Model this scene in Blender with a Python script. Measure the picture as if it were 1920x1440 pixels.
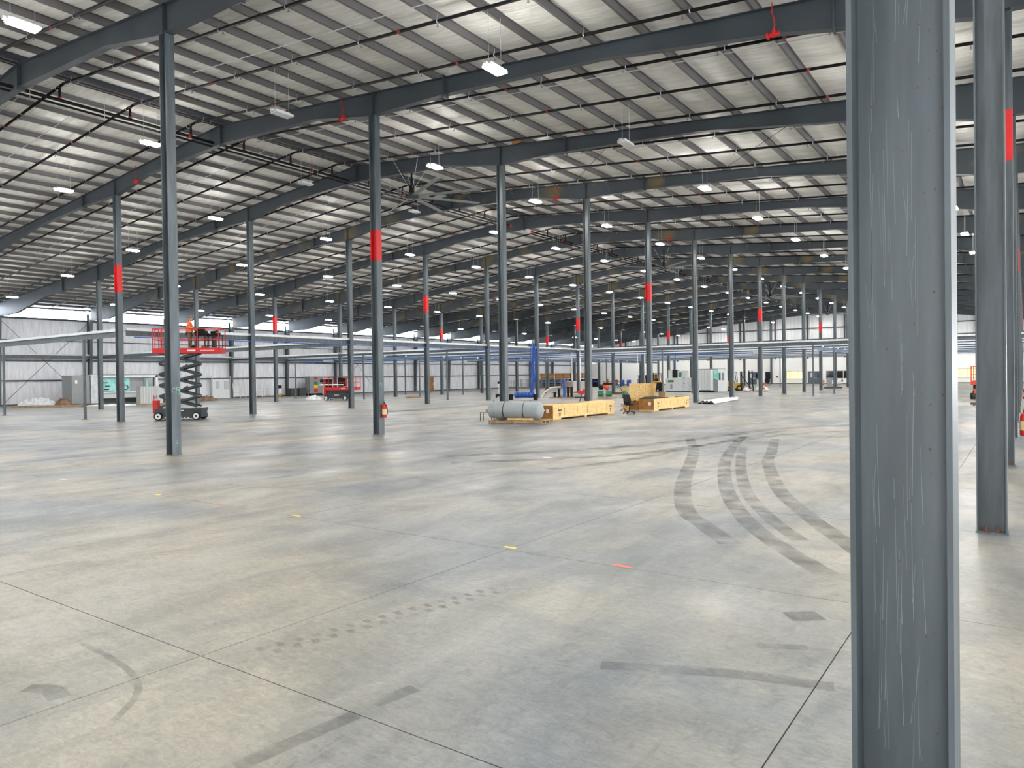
import bpy, bmesh, math, random
from mathutils import Vector, Matrix, Euler
random.seed(7)
PI = math.pi
for o in list(bpy.data.objects): bpy.data.objects.remove(o)
SC = bpy.context.scene
COL = SC.collection

# ------------------------------------------------------------------ camera
F_PX, YAW, PITCH, ROLL = 1358.679, 0.61621, -0.010269, -0.013863
cy, sy = math.cos(YAW), math.sin(YAW)
fw = Vector((-sy*math.cos(PITCH), cy*math.cos(PITCH), math.sin(PITCH)))
rt = Vector((cy, sy, 0)); up = rt.cross(fw)
r2 = rt*math.cos(ROLL) + up*math.sin(ROLL); u2 = -rt*math.sin(ROLL) + up*math.cos(ROLL)
cam = bpy.data.cameras.new('camera'); cam.sensor_width = 36; cam.lens = F_PX/1920*36
cam.clip_end = 600; cam.clip_start = .05
co = bpy.data.objects.new('camera', cam); COL.objects.link(co)
co.matrix_world = Matrix(((r2.x, u2.x, -fw.x, 0), (r2.y, u2.y, -fw.y, 0), (r2.z, u2.z, -fw.z, 2.0), (0, 0, 0, 1)))
SC.camera = co
# ------------------------------------------------------------------ world, exposure
SC.view_settings.view_transform = 'Standard'; SC.view_settings.look = 'None'
SC.view_settings.gamma = 1; SC.view_settings.use_curve_mapping = False
SC.view_settings.exposure = 0.86
W = bpy.data.worlds.new('overcast_sky'); SC.world = W; W.use_nodes = True
bg = W.node_tree.nodes['Background']; bg.inputs[0].default_value = (.95, .975, 1, 1); bg.inputs[1].default_value = 9.0
LAMP = 205.0     # emission of a lit high-bay lens
SC.cycles.max_bounces = 9; SC.cycles.diffuse_bounces = 6; SC.cycles.glossy_bounces = 3
SC.cycles.transparent_max_bounces = 16; SC.cycles.sample_clamp_indirect = 4; SC.cycles.caustics_reflective = False; SC.cycles.caustics_refractive = False
SC.cycles.use_light_tree = True

# ------------------------------------------------------------------ dimensions
RIDGE, SLOPE, TOP = -28.0, .086, 12.92          # ridge X, roof slope, height of rafter top at the ridge
Y0, BAY = 10.70, 7.632
XC, XB, XA, XD = -18.83, -37.09, -55.40, -.34
XW, XR, YB, YF = -74.0, 17.9, 133.2, -8.0
def T(x): return TOP - SLOPE*abs(x-RIDGE)
def YK(k): return Y0 + BAY*k

# ------------------------------------------------------------------ materials
def lin(c):
    return tuple(((v/255)/12.92 if v/255 <= .04045 else (((v/255)+.055)/1.055)**2.4) for v in c) + (1,)
def N(nt, t, **k):
    n = nt.nodes.new(t)
    for a, b in k.items():
        if a.startswith('i'): n.inputs[int(a[1:])].default_value = b
        else: setattr(n, a, b)
    return n
def mat(name, c, rough=.5, metal=0, var=.12, scale=3.0, bump=0, bscale=40, c2=None, rnd=0, stretch=None, spec=.5):
    m = bpy.data.materials.new(name); m.use_nodes = True; nt = m.node_tree; L = nt.links
    b = nt.nodes['Principled BSDF']; b.inputs['Roughness'].default_value = rough; b.inputs['Metallic'].default_value = metal
    b.inputs['Specular IOR Level'].default_value = spec
    a = lin(c); d = lin(c2) if c2 else tuple(v*(1-var) for v in a[:3]) + (1,)
    tc = N(nt, 'ShaderNodeTexCoord'); mp = N(nt, 'ShaderNodeMapping')
    if stretch: mp.inputs['Scale'].default_value = stretch
    L.new(tc.outputs['Object'], mp.inputs[0])
    nz = N(nt, 'ShaderNodeTexNoise'); nz.inputs['Scale'].default_value = scale; nz.inputs['Detail'].default_value = 5
    L.new(mp.outputs[0], nz.inputs['Vector'])
    rp = N(nt, 'ShaderNodeValToRGB'); rp.color_ramp.elements[0].position = .38; rp.color_ramp.elements[1].position = .64
    rp.color_ramp.elements[0].color = d; rp.color_ramp.elements[1].color = a
    L.new(nz.outputs[0], rp.inputs[0]); out = rp.outputs[0]
    if rnd:
        oi = N(nt, 'ShaderNodeObjectInfo'); hs = N(nt, 'ShaderNodeHueSaturation')
        mr = N(nt, 'ShaderNodeMapRange'); mr.inputs[3].default_value = 1-rnd; mr.inputs[4].default_value = 1+rnd
        L.new(oi.outputs['Random'], mr.inputs[0]); L.new(mr.outputs[0], hs.inputs['Value']); L.new(out, hs.inputs['Color']); out = hs.outputs[0]
    L.new(out, b.inputs['Base Color'])
    if bump:
        bn = N(nt, 'ShaderNodeTexNoise'); bn.inputs['Scale'].default_value = bscale; bn.inputs['Detail'].default_value = 3
        L.new(mp.outputs[0], bn.inputs['Vector']); bp = N(nt, 'ShaderNodeBump'); bp.inputs['Strength'].default_value = bump; bp.inputs['Distance'].default_value = .02
        L.new(bn.outputs[0], bp.inputs['Height']); L.new(bp.outputs[0], b.inputs['Normal'])
    return m
def emis(name, c, s):
    m = bpy.data.materials.new(name); m.use_nodes = True; b = m.node_tree.nodes['Principled BSDF']
    b.inputs['Base Color'].default_value = lin(c); b.inputs['Emission Color'].default_value = lin(c); b.inputs['Emission Strength'].default_value = s
    return m
def glass(name, tint=(235, 240, 245), gl=.06):
    m = bpy.data.materials.new(name); m.use_nodes = True; nt = m.node_tree; nt.nodes.clear()
    o = N(nt, 'ShaderNodeOutputMaterial'); mx = N(nt, 'ShaderNodeMixShader'); mx.inputs[0].default_value = gl
    t = N(nt, 'ShaderNodeBsdfTransparent'); t.inputs[0].default_value = lin(tint); g = N(nt, 'ShaderNodeBsdfGlossy'); g.inputs['Roughness'].default_value = .05
    nt.links.new(t.outputs[0], mx.inputs[1]); nt.links.new(g.outputs[0], mx.inputs[2]); nt.links.new(mx.outputs[0], o.inputs[0]); return m

M = {}
M['steel'] = mat('grey_primer_steel', (92, 101, 107), .42, 0, scale=7, c2=(72, 80, 84), stretch=(1, 1, .12), rnd=.10, bump=.05)
M['rafter'] = mat('dark_primer_steel', (64, 72, 79), .5, 0, scale=.6, c2=(56, 63, 70), rnd=.06)
M['rafter_old'] = mat('weathered_primer_steel', (64, 71, 77), .55, 0, scale=.5, c2=(112, 98, 66), rnd=.08)
e_ = [n for n in M['rafter_old'].node_tree.nodes if n.type == 'VALTORGB'][0].color_ramp.elements; e_[0].position = .34; e_[1].position = .46
M['purlin'] = mat('purlin_primer', (112, 110, 112), .5, 0, scale=.8, c2=(96, 92, 92), stretch=(1, .15, 1))
M['black_pipe'] = mat('black_sprinkler_pipe', (14, 14, 15), .55, spec=.2)
M['red'] = mat('red_paint', (206, 26, 30), .45, var=.15)
M['redcoup'] = mat('orange_red_coupling', (150, 52, 40), .5)
M['white'] = mat('white_enamel', (226, 228, 228), .4, var=.04)
M['galv'] = mat('galvanised_steel', (222, 225, 228), .38, .1, var=.12, scale=6)
M['black'] = mat('black_plastic', (15, 15, 17), .6, var=.2, spec=.25)
M['rubber'] = mat('black_rubber', (22, 22, 23), .8, var=.2)
M['blue'] = mat('blue_plastic', (24, 84, 176), .45, var=.2)
M['bluesteel'] = mat('blue_grey_beam', (88, 112, 140), .45, var=.15, scale=1.5, rnd=.06)
M['wood'] = mat('pale_plywood', (236, 204, 144), .6, c2=(222, 184, 120), scale=3, stretch=(1, 1, 6))
M['wood2'] = mat('pale_pine', (238, 206, 142), .6, c2=(222, 184, 116), scale=4)
M['woodend'] = mat('brown_and_shaded_plywood', (176, 120, 56), .6, c2=(152, 98, 42), scale=4)  # brown wood; on the crate ends it carries their shadow as colour
M['osb'] = mat('strand_board', (238, 210, 152), .7, c2=(206, 166, 100), scale=14)
M['pallet'] = mat('pallet_wood', (176, 146, 112), .7, c2=(146, 116, 86), scale=5)
M['card'] = mat('brown_cardboard', (166, 116, 62), .8, var=.15)
M['tank'] = mat('grey_tank_paint', (158, 166, 168), .35, var=.05)
M['cab'] = mat('light_grey_cabinet', (196, 200, 200), .45, var=.05)
M['cabw'] = mat('white_cabinet', (226, 230, 232), .4, var=.04)
M['cabm'] = mat('mid_grey_cabinet', (140, 144, 146), .5, var=.06)
M['teal'] = mat('teal_glazing', (92, 190, 186), .15, c2=(150, 214, 206), scale=2)
M['green'] = mat('green_paint', (52, 120, 92), .5)
M['yellow'] = mat('yellow_paint', (204, 158, 42), .45)
M['orange'] = mat('orange_paint', (226, 84, 40), .5)
M['darkgrey'] = mat('dark_grey_lift_paint', (50, 56, 60), .5)
M['plastic'] = mat('clear_plastic_sheeting', (206, 210, 214), .25, var=.2, bump=.8, bscale=8)
M['brownpaper'] = mat('brown_packing_paper', (136, 108, 88), .8, var=.4, bump=.6, bscale=10)
M['brick'] = mat('boxed_goods', (176, 160, 148), .8, c2=(140, 118, 104), scale=5)
M['wrap'] = mat('stretch_wrap', (216, 204, 198), .3, var=.1, bump=.5, bscale=6)
M['dooor'] = mat('slate_door_paint', (84, 94, 108), .5, var=.04)
M['darkglass'] = mat('dark_glass', (14, 15, 17), .08)
M['brass'] = mat('rusty_bolt', (120, 70, 44), .6)
M['rust'] = mat('rust', (112, 72, 44), .8)
M['label'] = mat('cream_label', (222, 200, 150), .6)
M['skin'] = mat('skin', (206, 150, 120), .6, var=.05)
M['shirt'] = mat('orange_shirt', (250, 110, 44), .7, var=.1)
M['trouser'] = mat('brown_trousers', (112, 96, 84), .8, var=.15)
M['hair'] = mat('grey_cap_cloth', (120, 104, 90), .8)
M['chalkg'] = mat('pale_green_chalk', (150, 205, 190), .9)
M['chalkr'] = mat('red_chalk', (190, 70, 80), .9)
M['tape_y'] = mat('yellow_tape', (236, 214, 60), .5)
M['tape_o'] = mat('orange_floor_paint', (246, 120, 84), .6)
M['lens_on'] = emis('lit_led_lens', (255, 253, 248), LAMP)
M['lens_off'] = mat('unlit_led_lens', (224, 226, 224), .3)
M['glow'] = emis('lit_office', (240, 224, 150), .75)
M['glass'] = glass('window_glass')

# concrete floor: mottled, streaked, partly polished
def floor_mat():
    m = bpy.data.materials.new('trowelled_concrete'); m.use_nodes = True; nt = m.node_tree; L = nt.links
    b = nt.nodes['Principled BSDF']
    geo = N(nt, 'ShaderNodeNewGeometry')
    def noise(sc, det=5, mapsc=(1, 1, 1), rot=0, dist=0, rough=.55):
        mp = N(nt, 'ShaderNodeMapping'); mp.inputs['Scale'].default_value = mapsc; mp.inputs['Rotation'].default_value = (0, 0, rot)
        L.new(geo.outputs['Position'], mp.inputs[0])
        n = N(nt, 'ShaderNodeTexNoise'); n.inputs['Scale'].default_value = sc; n.inputs['Detail'].default_value = det
        n.inputs['Distortion'].default_value = dist; n.inputs['Roughness'].default_value = rough
        L.new(mp.outputs[0], n.inputs['Vector']); return n.outputs[0]
    def ramp(s, a, b2, p0, p1):
        r = N(nt, 'ShaderNodeValToRGB'); e = r.color_ramp.elements
        e[0].position = p0; e[1].position = p1; e[0].color = a; e[1].color = b2; L.new(s, r.inputs[0]); return r.outputs[0]
    def mix(f, a, c, mode='MIX', fac=None):
        x = N(nt, 'ShaderNodeMix', data_type='RGBA', blend_type=mode)
        if f is not None: L.new(f, x.inputs[0])
        else: x.inputs[0].default_value = fac
        L.new(a, x.inputs[6]); L.new(c, x.inputs[7]); return x.outputs[2]
    big = ramp(noise(.22, 5, dist=.6), lin((126, 130, 134)), lin((160, 155, 144)), .40, .60)
    med = ramp(noise(1.1, 8, (1, .55, 1), .5, 1.0, .62), (.66, .67, .69, 1), (1.06, 1.05, 1.02, 1), .34, .62)
    c = mix(None, big, med, 'MULTIPLY', .75)
    st = ramp(noise(2.6, 7, (1, .22, 1), -.55, .7, .6), (.80, .81, .83, 1), (1.07, 1.06, 1.04, 1), .36, .66)
    c = mix(None, c, st, 'MULTIPLY', .6)
    sw = ramp(noise(9, 8, (.35, 1, 1), .9, 1.6, .7), (.80, .80, .80, 1), (1.12, 1.11, 1.09, 1), .36, .66)
    c = mix(None, c, sw, 'MULTIPLY', .55)
    m2 = ramp(noise(26, 6, (.5, 1, 1), .5, 1.2, .65), (.78, .78, .79, 1), (1.14, 1.14, 1.12, 1), .36, .64)
    c = mix(None, c, m2, 'MULTIPLY', .7)
    sp = ramp(noise(5.5, 8, (1, .45, 1), -.2, 2.2, .7), (.66, .67, .70, 1), (1.0, 1.0, 1.0, 1), .32, .46)
    c = mix(None, c, sp, 'MULTIPLY', .6)
    fine = ramp(noise(60, 4), (.88, .88, .88, 1), (1.06, 1.06, 1.06, 1), .3, .7)
    c = mix(None, c, fine, 'MULTIPLY', .6)
    # traffic-darkened patches
    dk = ramp(noise(.55, 7, (.5, 1, 1), .75, .9, .6), (.62, .64, .68, 1), (1, 1, 1, 1), .30, .46)
    c = mix(None, c, dk, 'MULTIPLY', .7)
    L.new(c, b.inputs['Base Color'])
    rr = N(nt, 'ShaderNodeMapRange'); rr.inputs[1].default_value = .3; rr.inputs[2].default_value = .7; rr.inputs[3].default_value = .30; rr.inputs[4].default_value = .55
    L.new(noise(.8, 6, (1, .5, 1), .6, .6), rr.inputs[0]); L.new(rr.outputs[0], b.inputs['Roughness'])
    b.inputs['Specular IOR Level'].default_value = .42
    bp = N(nt, 'ShaderNodeBump'); bp.inputs['Strength'].default_value = .12; bp.inputs['Distance'].default_value = .01
    L.new(noise(14, 6), bp.inputs['Height']); L.new(bp.outputs[0], b.inputs['Normal'])
    return m
M['floor'] = floor_mat()
M['joint'] = mat('joint_dirt', (96, 92, 84), .9)

def blanket_mat(name, col, col2, axis, rough=.42):
    """white-faced insulation blanket with stretched wrinkles"""
    m = bpy.data.materials.new(name); m.use_nodes = True; nt = m.node_tree; L = nt.links
    b = nt.nodes['Principled BSDF']; b.inputs['Roughness'].default_value = rough
    geo = N(nt, 'ShaderNodeNewGeometry')
    mp = N(nt, 'ShaderNodeMapping'); mp.inputs['Scale'].default_value = axis; L.new(geo.outputs['Position'], mp.inputs[0])
    n = N(nt, 'ShaderNodeTexNoise'); n.inputs['Scale'].default_value = 1; n.inputs['Detail'].default_value = 5; n.inputs['Distortion'].default_value = .5
    L.new(mp.outputs[0], n.inputs['Vector'])
    r = N(nt, 'ShaderNodeValToRGB'); r.color_ramp.elements[0].position = .35; r.color_ramp.elements[1].position = .6
    r.color_ramp.elements[0].color = lin(col2); r.color_ramp.elements[1].color = lin(col); L.new(n.outputs[0], r.inputs[0])
    L.new(r.outputs[0], b.inputs['Base Color'])
    bp = N(nt, 'ShaderNodeBump'); bp.inputs['Strength'].default_value = .7; bp.inputs['Distance'].default_value = .05
    L.new(n.outputs[0], bp.inputs['Height']); L.new(bp.outputs[0], b.inputs['Normal'])
    return m
M['roofblanket'] = blanket_mat('roof_insulation_facing', (246, 244, 239), (226, 224, 217), (.9, 7, 1))
M['wallblanket'] = blanket_mat('wall_insulation_facing', (242, 243, 248), (222, 225, 233), (1, 4, .7))
M['liner'] = mat('white_liner_panel', (240, 240, 238), .5, var=.03, scale=.4)
M['metalpanel'] = mat('white_ribbed_metal', (228, 230, 233), .45, var=.03)

# ------------------------------------------------------------------ mesh builder
class MB:
    def __init__(s): s.v = []; s.f = []
    def add(s, vs, fs):
        n = len(s.v); s.v += [tuple(v) for v in vs]; s.f += [tuple(i+n for i in f) for f in fs]; return s
    def box(s, x0, x1, y0, y1, z0, z1, m=None):
        vs = [Vector((x, y, z)) for x in (x0, x1) for y in (y0, y1) for z in (z0, z1)]
        if m: vs = [m @ v for v in vs]
        return s.add(vs, [(0, 1, 3, 2), (4, 6, 7, 5), (0, 4, 5, 1), (2, 3, 7, 6), (0, 2, 6, 4), (1, 5, 7, 3)])
    def bar(s, a, b, w, h=None, upv=(0, 0, 1)):
        a = Vector(a); b = Vector(b); h = h or w; d = (b-a); ln = d.length; d.normalize()
        upv = Vector(upv)
        if abs(d.dot(upv)) > .98: upv = Vector((1, 0, 0))
        x = d.cross(upv).normalized(); z = x.cross(d)
        vs = [p + x*i*w/2 + z*j*h/2 for p in (a, b) for i in (-1, 1) for j in (-1, 1)]
        return s.add(vs, [(0, 1, 3, 2), (4, 6, 7, 5), (0, 4, 5, 1), (2, 3, 7, 6), (0, 2, 6, 4), (1, 5, 7, 3)])
    def cyl(s, a, b, r, n=8, r2_=None, caps=True):
        a = Vector(a); b = Vector(b); d = (b-a).normalized(); rb = r if r2_ is None else r2_
        t = Vector((0, 0, 1)) if abs(d.z) < .9 else Vector((1, 0, 0))
        x = d.cross(t).normalized(); y = d.cross(x)
        vs = [a + (x*math.cos(2*PI*i/n) + y*math.sin(2*PI*i/n))*r for i in range(n)] + [b + (x*math.cos(2*PI*i/n) + y*math.sin(2*PI*i/n))*rb for i in range(n)]
        fs = [(i, (i+1) % n, n+(i+1) % n, n+i) for i in range(n)]
        if caps: fs += [tuple(range(n))[::-1], tuple(range(n, 2*n))]
        return s.add(vs, fs)
    def tube(s, pts, r, n=6):
        for a, b in zip(pts, pts[1:]): s.cyl(a, b, r, n)
        return s
    def prism(s, prof, y0, y1, ax='y'):
        """profile in (x,z) extruded along y, or (y,z) along x, or (x,y) along z"""
        n = len(prof); P = {'y': lambda p, t: (p[0], t, p[1]), 'x': lambda p, t: (t, p[0], p[1]), 'z': lambda p, t: (p[0], p[1], t)}[ax]
        vs = [P(p, y0) for p in prof] + [P(p, y1) for p in prof]
        return s.add(vs, [(i, (i+1) % n, n+(i+1) % n, n+i) for i in range(n)] + [tuple(range(n))[::-1], tuple(range(n, 2*n))])
    def lathe(s, prof, n=16, m=None):
        """profile (r,z) revolved around z"""
        k = len(prof); vs = []
        for r, z in prof:
            for i in range(n):
                v = Vector((r*math.cos(2*PI*i/n), r*math.sin(2*PI*i/n), z)); vs.append(m @ v if m else v)
        fs = [(j*n+i, j*n+(i+1) % n, (j+1)*n+(i+1) % n, (j+1)*n+i) for j in range(k-1) for i in range(n)]
        fs += [tuple(range(n))[::-1], tuple(range((k-1)*n, k*n))]
        return s.add(vs, fs)
    def mesh(s, name, m, smooth=False):
        me = bpy.data.meshes.new(name); me.from_pydata(s.v, [], s.f); me.update()
        bm = bmesh.new(); bm.from_mesh(me); bmesh.ops.recalc_face_normals(bm, faces=bm.faces); bm.to_mesh(me); bm.free()
        if m: me.materials.append(M[m] if isinstance(m, str) else m)
        if smooth:
            for p in me.polygons: p.use_smooth = True
        return me
    def build(s, name, m, parent=None, smooth=False, **k):
        return link(name, s.mesh(name, m, smooth), parent, **k)
def link(name, me, parent=None, label=None, cat=None, group=None, kind=None, loc=None, rot=None):
    o = bpy.data.objects.new(name, me); COL.objects.link(o)
    if parent: o.parent = parent
    if label: o['label'] = label
    if cat: o['category'] = cat
    if group: o['group'] = group
    if kind: o['kind'] = kind
    if loc: o.location = loc
    if rot is not None: o.rotation_euler = rot if not isinstance(rot, (int, float)) else (0, 0, rot)
    return o
def thing(name, label, cat, loc=(0, 0, 0), rz=0, group=None): return link(name, None, None, label, cat, group, None, loc, rz)
def copy_tree(o, loc=None, rz=None, label=None, parent=None):
    c = o.copy(); COL.objects.link(c)
    if parent: c.parent = parent
    if loc: c.location = loc
    if rz is not None: c.rotation_euler = (0, 0, rz)
    if label: c['label'] = label
    for ch in list(o.children): copy_tree(ch, parent=c)
    return c
ORD = ['first', 'second', 'third', 'fourth', 'fifth', 'sixth', 'seventh', 'eighth', 'ninth', 'tenth', 'eleventh', 'twelfth', 'thirteenth', 'fourteenth', 'fifteenth', 'sixteenth', 'seventeenth', 'eighteenth', 'nineteenth', 'twentieth']
def B(*a): return MB().box(*a)

# ================================================================== SETTING
# floor: slab panels with recessed saw-cut joints
fl = MB(); G = .009; PX, PY = 3.80, 3.816
fx0 = -1.10; fy0 = 2.96
xs = [fx0 + PX*i for i in range(-20, 6)]; ys = [fy0 + PY*j for j in range(-3, 36)]
for i in range(len(xs)-1):
    for j in range(len(ys)-1):
        a, b, c, d = xs[i]+G/2, xs[i+1]-G/2, ys[j]+G/2, ys[j+1]-G/2
        if a > XR or b < XW-.3 or c > YB+1: continue
        vs = [(a, c, 0), (b, c, 0), (b, d, 0), (a, d, 0), (a, c, -.012), (b, c, -.012), (b, d, -.012), (a, d, -.012)]
        fl.add(vs, [(0, 1, 2, 3), (0, 4, 5, 1), (1, 5, 6, 2), (2, 6, 7, 3), (3, 7, 4, 0)])
me = bpy.data.meshes.new('floor'); me.from_pydata(fl.v, [], fl.f); me.update(); me.materials.append(M['floor'])
FLOOR = link('floor', me, kind='structure', label='pale grey trowelled concrete floor with saw-cut joints')
B(-77, 20, -9, 136, -.3, -.011).build('joint_base', 'joint', FLOOR)

# ceiling: deck + blankets + purlins
dk = MB()
for s in (-1, 1):
    x1 = RIDGE + s*46; z0 = TOP + .32; z1 = TOP - SLOPE*46 + .32
    dk.add([(RIDGE, YF, z0), (x1, YF, z1), (x1, YB+.5, z1), (RIDGE, YB+.5, z0), (RIDGE, YF, z0+.1), (x1, YF, z1+.1), (x1, YB+.5, z1+.1), (RIDGE, YB+.5, z0+.1)],
           [(0, 1, 2, 3), (4, 5, 6, 7), (0, 1, 5, 4), (2, 3, 7, 6), (1, 2, 6, 5)])
CEIL = dk.build('ceiling', 'metalpanel', kind='structure')
PU = [.17 + 1.495*n for n in range(31)]
def blanket(s):
    mb = MB(); us = [0] + PU + [45.9]
    pts = []
    for a, b in zip(us, us[1:]):
        m_ = 6 if b-a > 1 else 1
        for i in range(m_):
            t = i/m_; pts.append((a+(b-a)*t, -.075*4*t*(1-t)*(1 if b-a > 1 else 0)))
    pts.append((45.9, 0))
    w = 1.83
    vs = []
    for u, dz in pts:
        for yy in (0, .03, w-.03, w): vs.append((s*u, yy, -SLOPE*u + .235 + dz + (0 if yy in (0, w) else -.006)))
    fs = [(i*4+j, i*4+j+1, i*4+j+5, i*4+j+4) for i in range(len(pts)-1) for j in range(3)]
    mb.add(vs, fs); return mb.mesh('insulation_blanket', 'roofblanket', True)
BL = [blanket(-1), blanket(1)]
nb = int((YB-YF)/1.83)+1
for i in range(nb):
    for b in BL:
        link('insulation_blanket', b, CEIL, loc=(RIDGE, YF+1.83*i, TOP-random.uniform(0, .008)))
LEN = YB-YF
pm = MB().prism([(-.004, 0), (.004, 0), (.004, .2), (-.004, .2)], 0, LEN); pm.prism([(-.07, -.006), (.004, -.006), (.004, .0), (-.07, .0)], 0, LEN); pm.prism([(-.07, .0), (-.064, .0), (-.064, .022), (-.07, .022)], 0, LEN)
pm.prism([(.004, .2), (.07, .2), (.07, .206), (.004, .206)], 0, LEN)
pme = pm.mesh('purlin', 'purlin')
pmb = MB(); pmb.v = [(-x, y, z) for x, y, z in pm.v]; pmb.f = pm.f; pme2 = pmb.mesh('purlin', 'purlin')
for u in PU:
    for s in (-1, 1):
        link('purlin', pme if s > 0 else pme2, CEIL, loc=(RIDGE+s*u, YF, T(RIDGE+s*u)+.008))
for s in (-1, 1):   # ridge channels
    MB().bar((RIDGE+s*.32, YF, TOP+.1), (RIDGE+s*.32, YB, TOP+.1), .05, .18).build('ridge_channel', 'rafter', CEIL)

# ---- left and right walls
def wall_side(name, x, s):
    """s=+1: interior is towards +x"""
    mb = MB()
    if s > 0:
        mb.box(x-.35, x-.22, YF, YB, 0, 7.95)
    else:
        yy = YF
        for k in range(-2, 17):     # unseen open dock doors, added to let in side daylight, one per bay
            a = YK(k)+1.4; b = a+4.6
            if a < YF: continue
            if b > YB: break
            mb.box(x+.22, x+.35, yy, a, 0, 7.95); mb.box(x+.22, x+.35, a, b, 5.0, 7.95); yy = b
        mb.box(x+.22, x+.35, yy, YB, 0, 7.95)
    mb.box(min(x-s*.22, x-s*.35), max(x-s*.22, x-s*.35), YF, YB, 8.9, 9.4)
    w = mb.build(name, 'wallblanket' if s > 0 else 'metalpanel', kind='structure')
    for z, h in ((2.25, .1), (4.07, .12), (5.92, .07), (7.9, .14), (8.93, .1)):
        MB().bar((x-s*.06, YF, z), (x-s*.06, YB, z), .2, h).build('girt', 'rafter', w)
    return w
WL = wall_side('wall_left', XW, 1)
WR = wall_side('wall_right', XR, -1)
# bulging insulation strips on the left wall
vs = []; zs = []
for a, b in zip([0.05, 2.25, 4.07, 5.92], [2.25, 4.07, 5.92, 7.9]):
    for i in range(5): t = i/5; zs.append((a+(b-a)*t, .05*4*t*(1-t)))
zs.append((7.9, 0)); mb = MB()
for z, d in zs:
    for yy, e in ((0, 0), (.03, .008), (1.80, .008), (1.83, 0)): vs.append((-.21 + d + e, yy, z))
mb.add(vs, [(i*4+j, i*4+j+1, i*4+j+5, i*4+j+4) for i in range(len(zs)-1) for j in range(3)])
ipm = mb.mesh('insulation_panel', 'wallblanket', True)
for i in range(int((YB-YF)/1.83)): link('insulation_panel', ipm, WL, loc=(XW, YF+1.83*i, 0))
MB().box(XW-.2, XW+.0, YF, YB, 0, .12).build('baseboard_left', 'joint', kind='structure')
# clerestory windows, one window per bay with eight panes
pane = MB().box(-.006, .006, .03, .9, 0, .84).mesh('pane', 'glass')
mull = MB().box(-.03, .03, -.02, .02, 0, .9).mesh('mullion', 'white')
frm = MB(); frm.box(-.04, .04, 0, BAY-.3, -.03, .03); frm.box(-.04, .04, 0, BAY-.3, .86, .92); frm = frm.mesh('window_frame', 'steel')
n = 0
for side, x in ((0, XW), (1, XR)):
    for k in range(-2, 16):
        n += 1
        w = link('window_%d' % n, None, None, kind='structure', loc=(x-.1 if side == 0 else x+.1, YK(k)+.15, 7.98))
        link('window_frame', frm, w)
        pw = (BAY-.3)/8
        for i in range(8):
            link('pane', pane, w, loc=(0, i*pw, .02))
            if i: link('mullion', mull, w, loc=(0, i*pw, 0))

# ---- far end wall: white liner below, ribbed metal above
mb = MB()
mb.prism([(XW-.3, 0), (XR+.3, 0), (XR+.3, T(XR)+.3), (RIDGE, TOP+.3), (XW-.3, T(XW)+.3)], YB+.35, YB+.5)
WBK = mb.build('wall_back', 'metalpanel', kind='structure')
rib = MB()
x = XW
while x < XR:
    z1 = T(x)+.2; rib.add([(x, YB+.34, 4.4), (x+.12, YB+.28, 4.4), (x+.24, YB+.28, 4.4), (x+.36, YB+.34, 4.4), (x, YB+.34, z1), (x+.12, YB+.28, z1), (x+.24, YB+.28, z1), (x+.36, YB+.34, z1)], [(0, 1, 5, 4), (1, 2, 6, 5), (2, 3, 7, 6)]); x += .6
rib.build('ribbed_sheeting', 'metalpanel', WBK, kind='stuff')
for z in (6.1, 7.75, 9.7):
    MB().bar((max(XW, RIDGE-(TOP-z)/SLOPE), YB+.18, z), (min(XR, RIDGE+(TOP-z)/SLOPE), YB+.18, z), .2, .16).build('girt', 'rafter', WBK)
for x in (-66, -60.5, -55, -49, -42.8, -36.5, -31, -25, -19, -12, -6, 0, 6, 12):
    MB().box(x-.1, x+.1, YB-.05, YB+.25, 4.3, T(x)-.1).build('end_post', 'rafter', WBK)
MB().box(XW, XR, YB-.1, YB+.1, 0, 4.45).build('wall_partition', 'liner', kind='structure')
MB().box(XW, XR, YB-.13, YB-.1, 0, .14).build('baseboard_back', 'joint', kind='structure')
dn = 0
def door(x0, x1, y, z=2.13, leaves=2, m='dooor', win=True):
    global dn; dn += 1
    d = link('door_%d' % dn, MB().box(x0-.06, x1+.06, y-.06, y-.0, 0, z+.06).mesh('door', 'dooor'), None, kind='structure')
    w = (x1-x0)/leaves
    for i in range(leaves):
        l = MB().box(x0+i*w+.02, x0+(i+1)*w-.02, y-.1, y-.06, .02, z).build('door_leaf', m, d)
        if win: MB().box(x0+i*w+w*.35, x0+i*w+w*.65, y-.11, y-.1, 1.15, 1.95).build('glass_panel', 'darkglass' if i else 'cab', l)
        MB().box(x0+i*w+w*(.85 if i == 0 else .1), x0+i*w+w*(.9 if i == 0 else .15), y-.14, y-.1, .95, 1.15).build('handle', 'galv', l)
door(-41.3, -39.2, YB-.1); door(-30.9, -28.6, YB-.1)
wn = 40
def window(x0, x1, z0, z1, m, muls=(), frame='cabm'):
    global wn; wn += 1
    y = YB-.1
    w = link('window_%d' % wn, MB().box(x0, x1, y-.03, y, z0, z1).mesh('window', m), None, kind='structure')
    f = MB(); f.box(x0-.06, x0, y-.07, y, z0-.06, z1+.06); f.box(x1, x1+.06, y-.07, y, z0-.06, z1+.06); f.box(x0, x1, y-.07, y, z1, z1+.06); f.box(x0, x1, y-.07, y, z0-.06, z0)
    for q in muls: f.box(q-.03, q+.03, y-.06, y, z0, z1)
    f.build('window_frame', frame, w)
window(-34.5, -31.6, .95, 2.18, 'glow', (-34.1, -33.7, -32.5)); window(-27.9, -25.3, .98, 2.17, 'darkglass', (-26.3,)); window(-25.1, -22.7, .98, 2.17, 'darkglass', (-23.9,))
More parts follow.
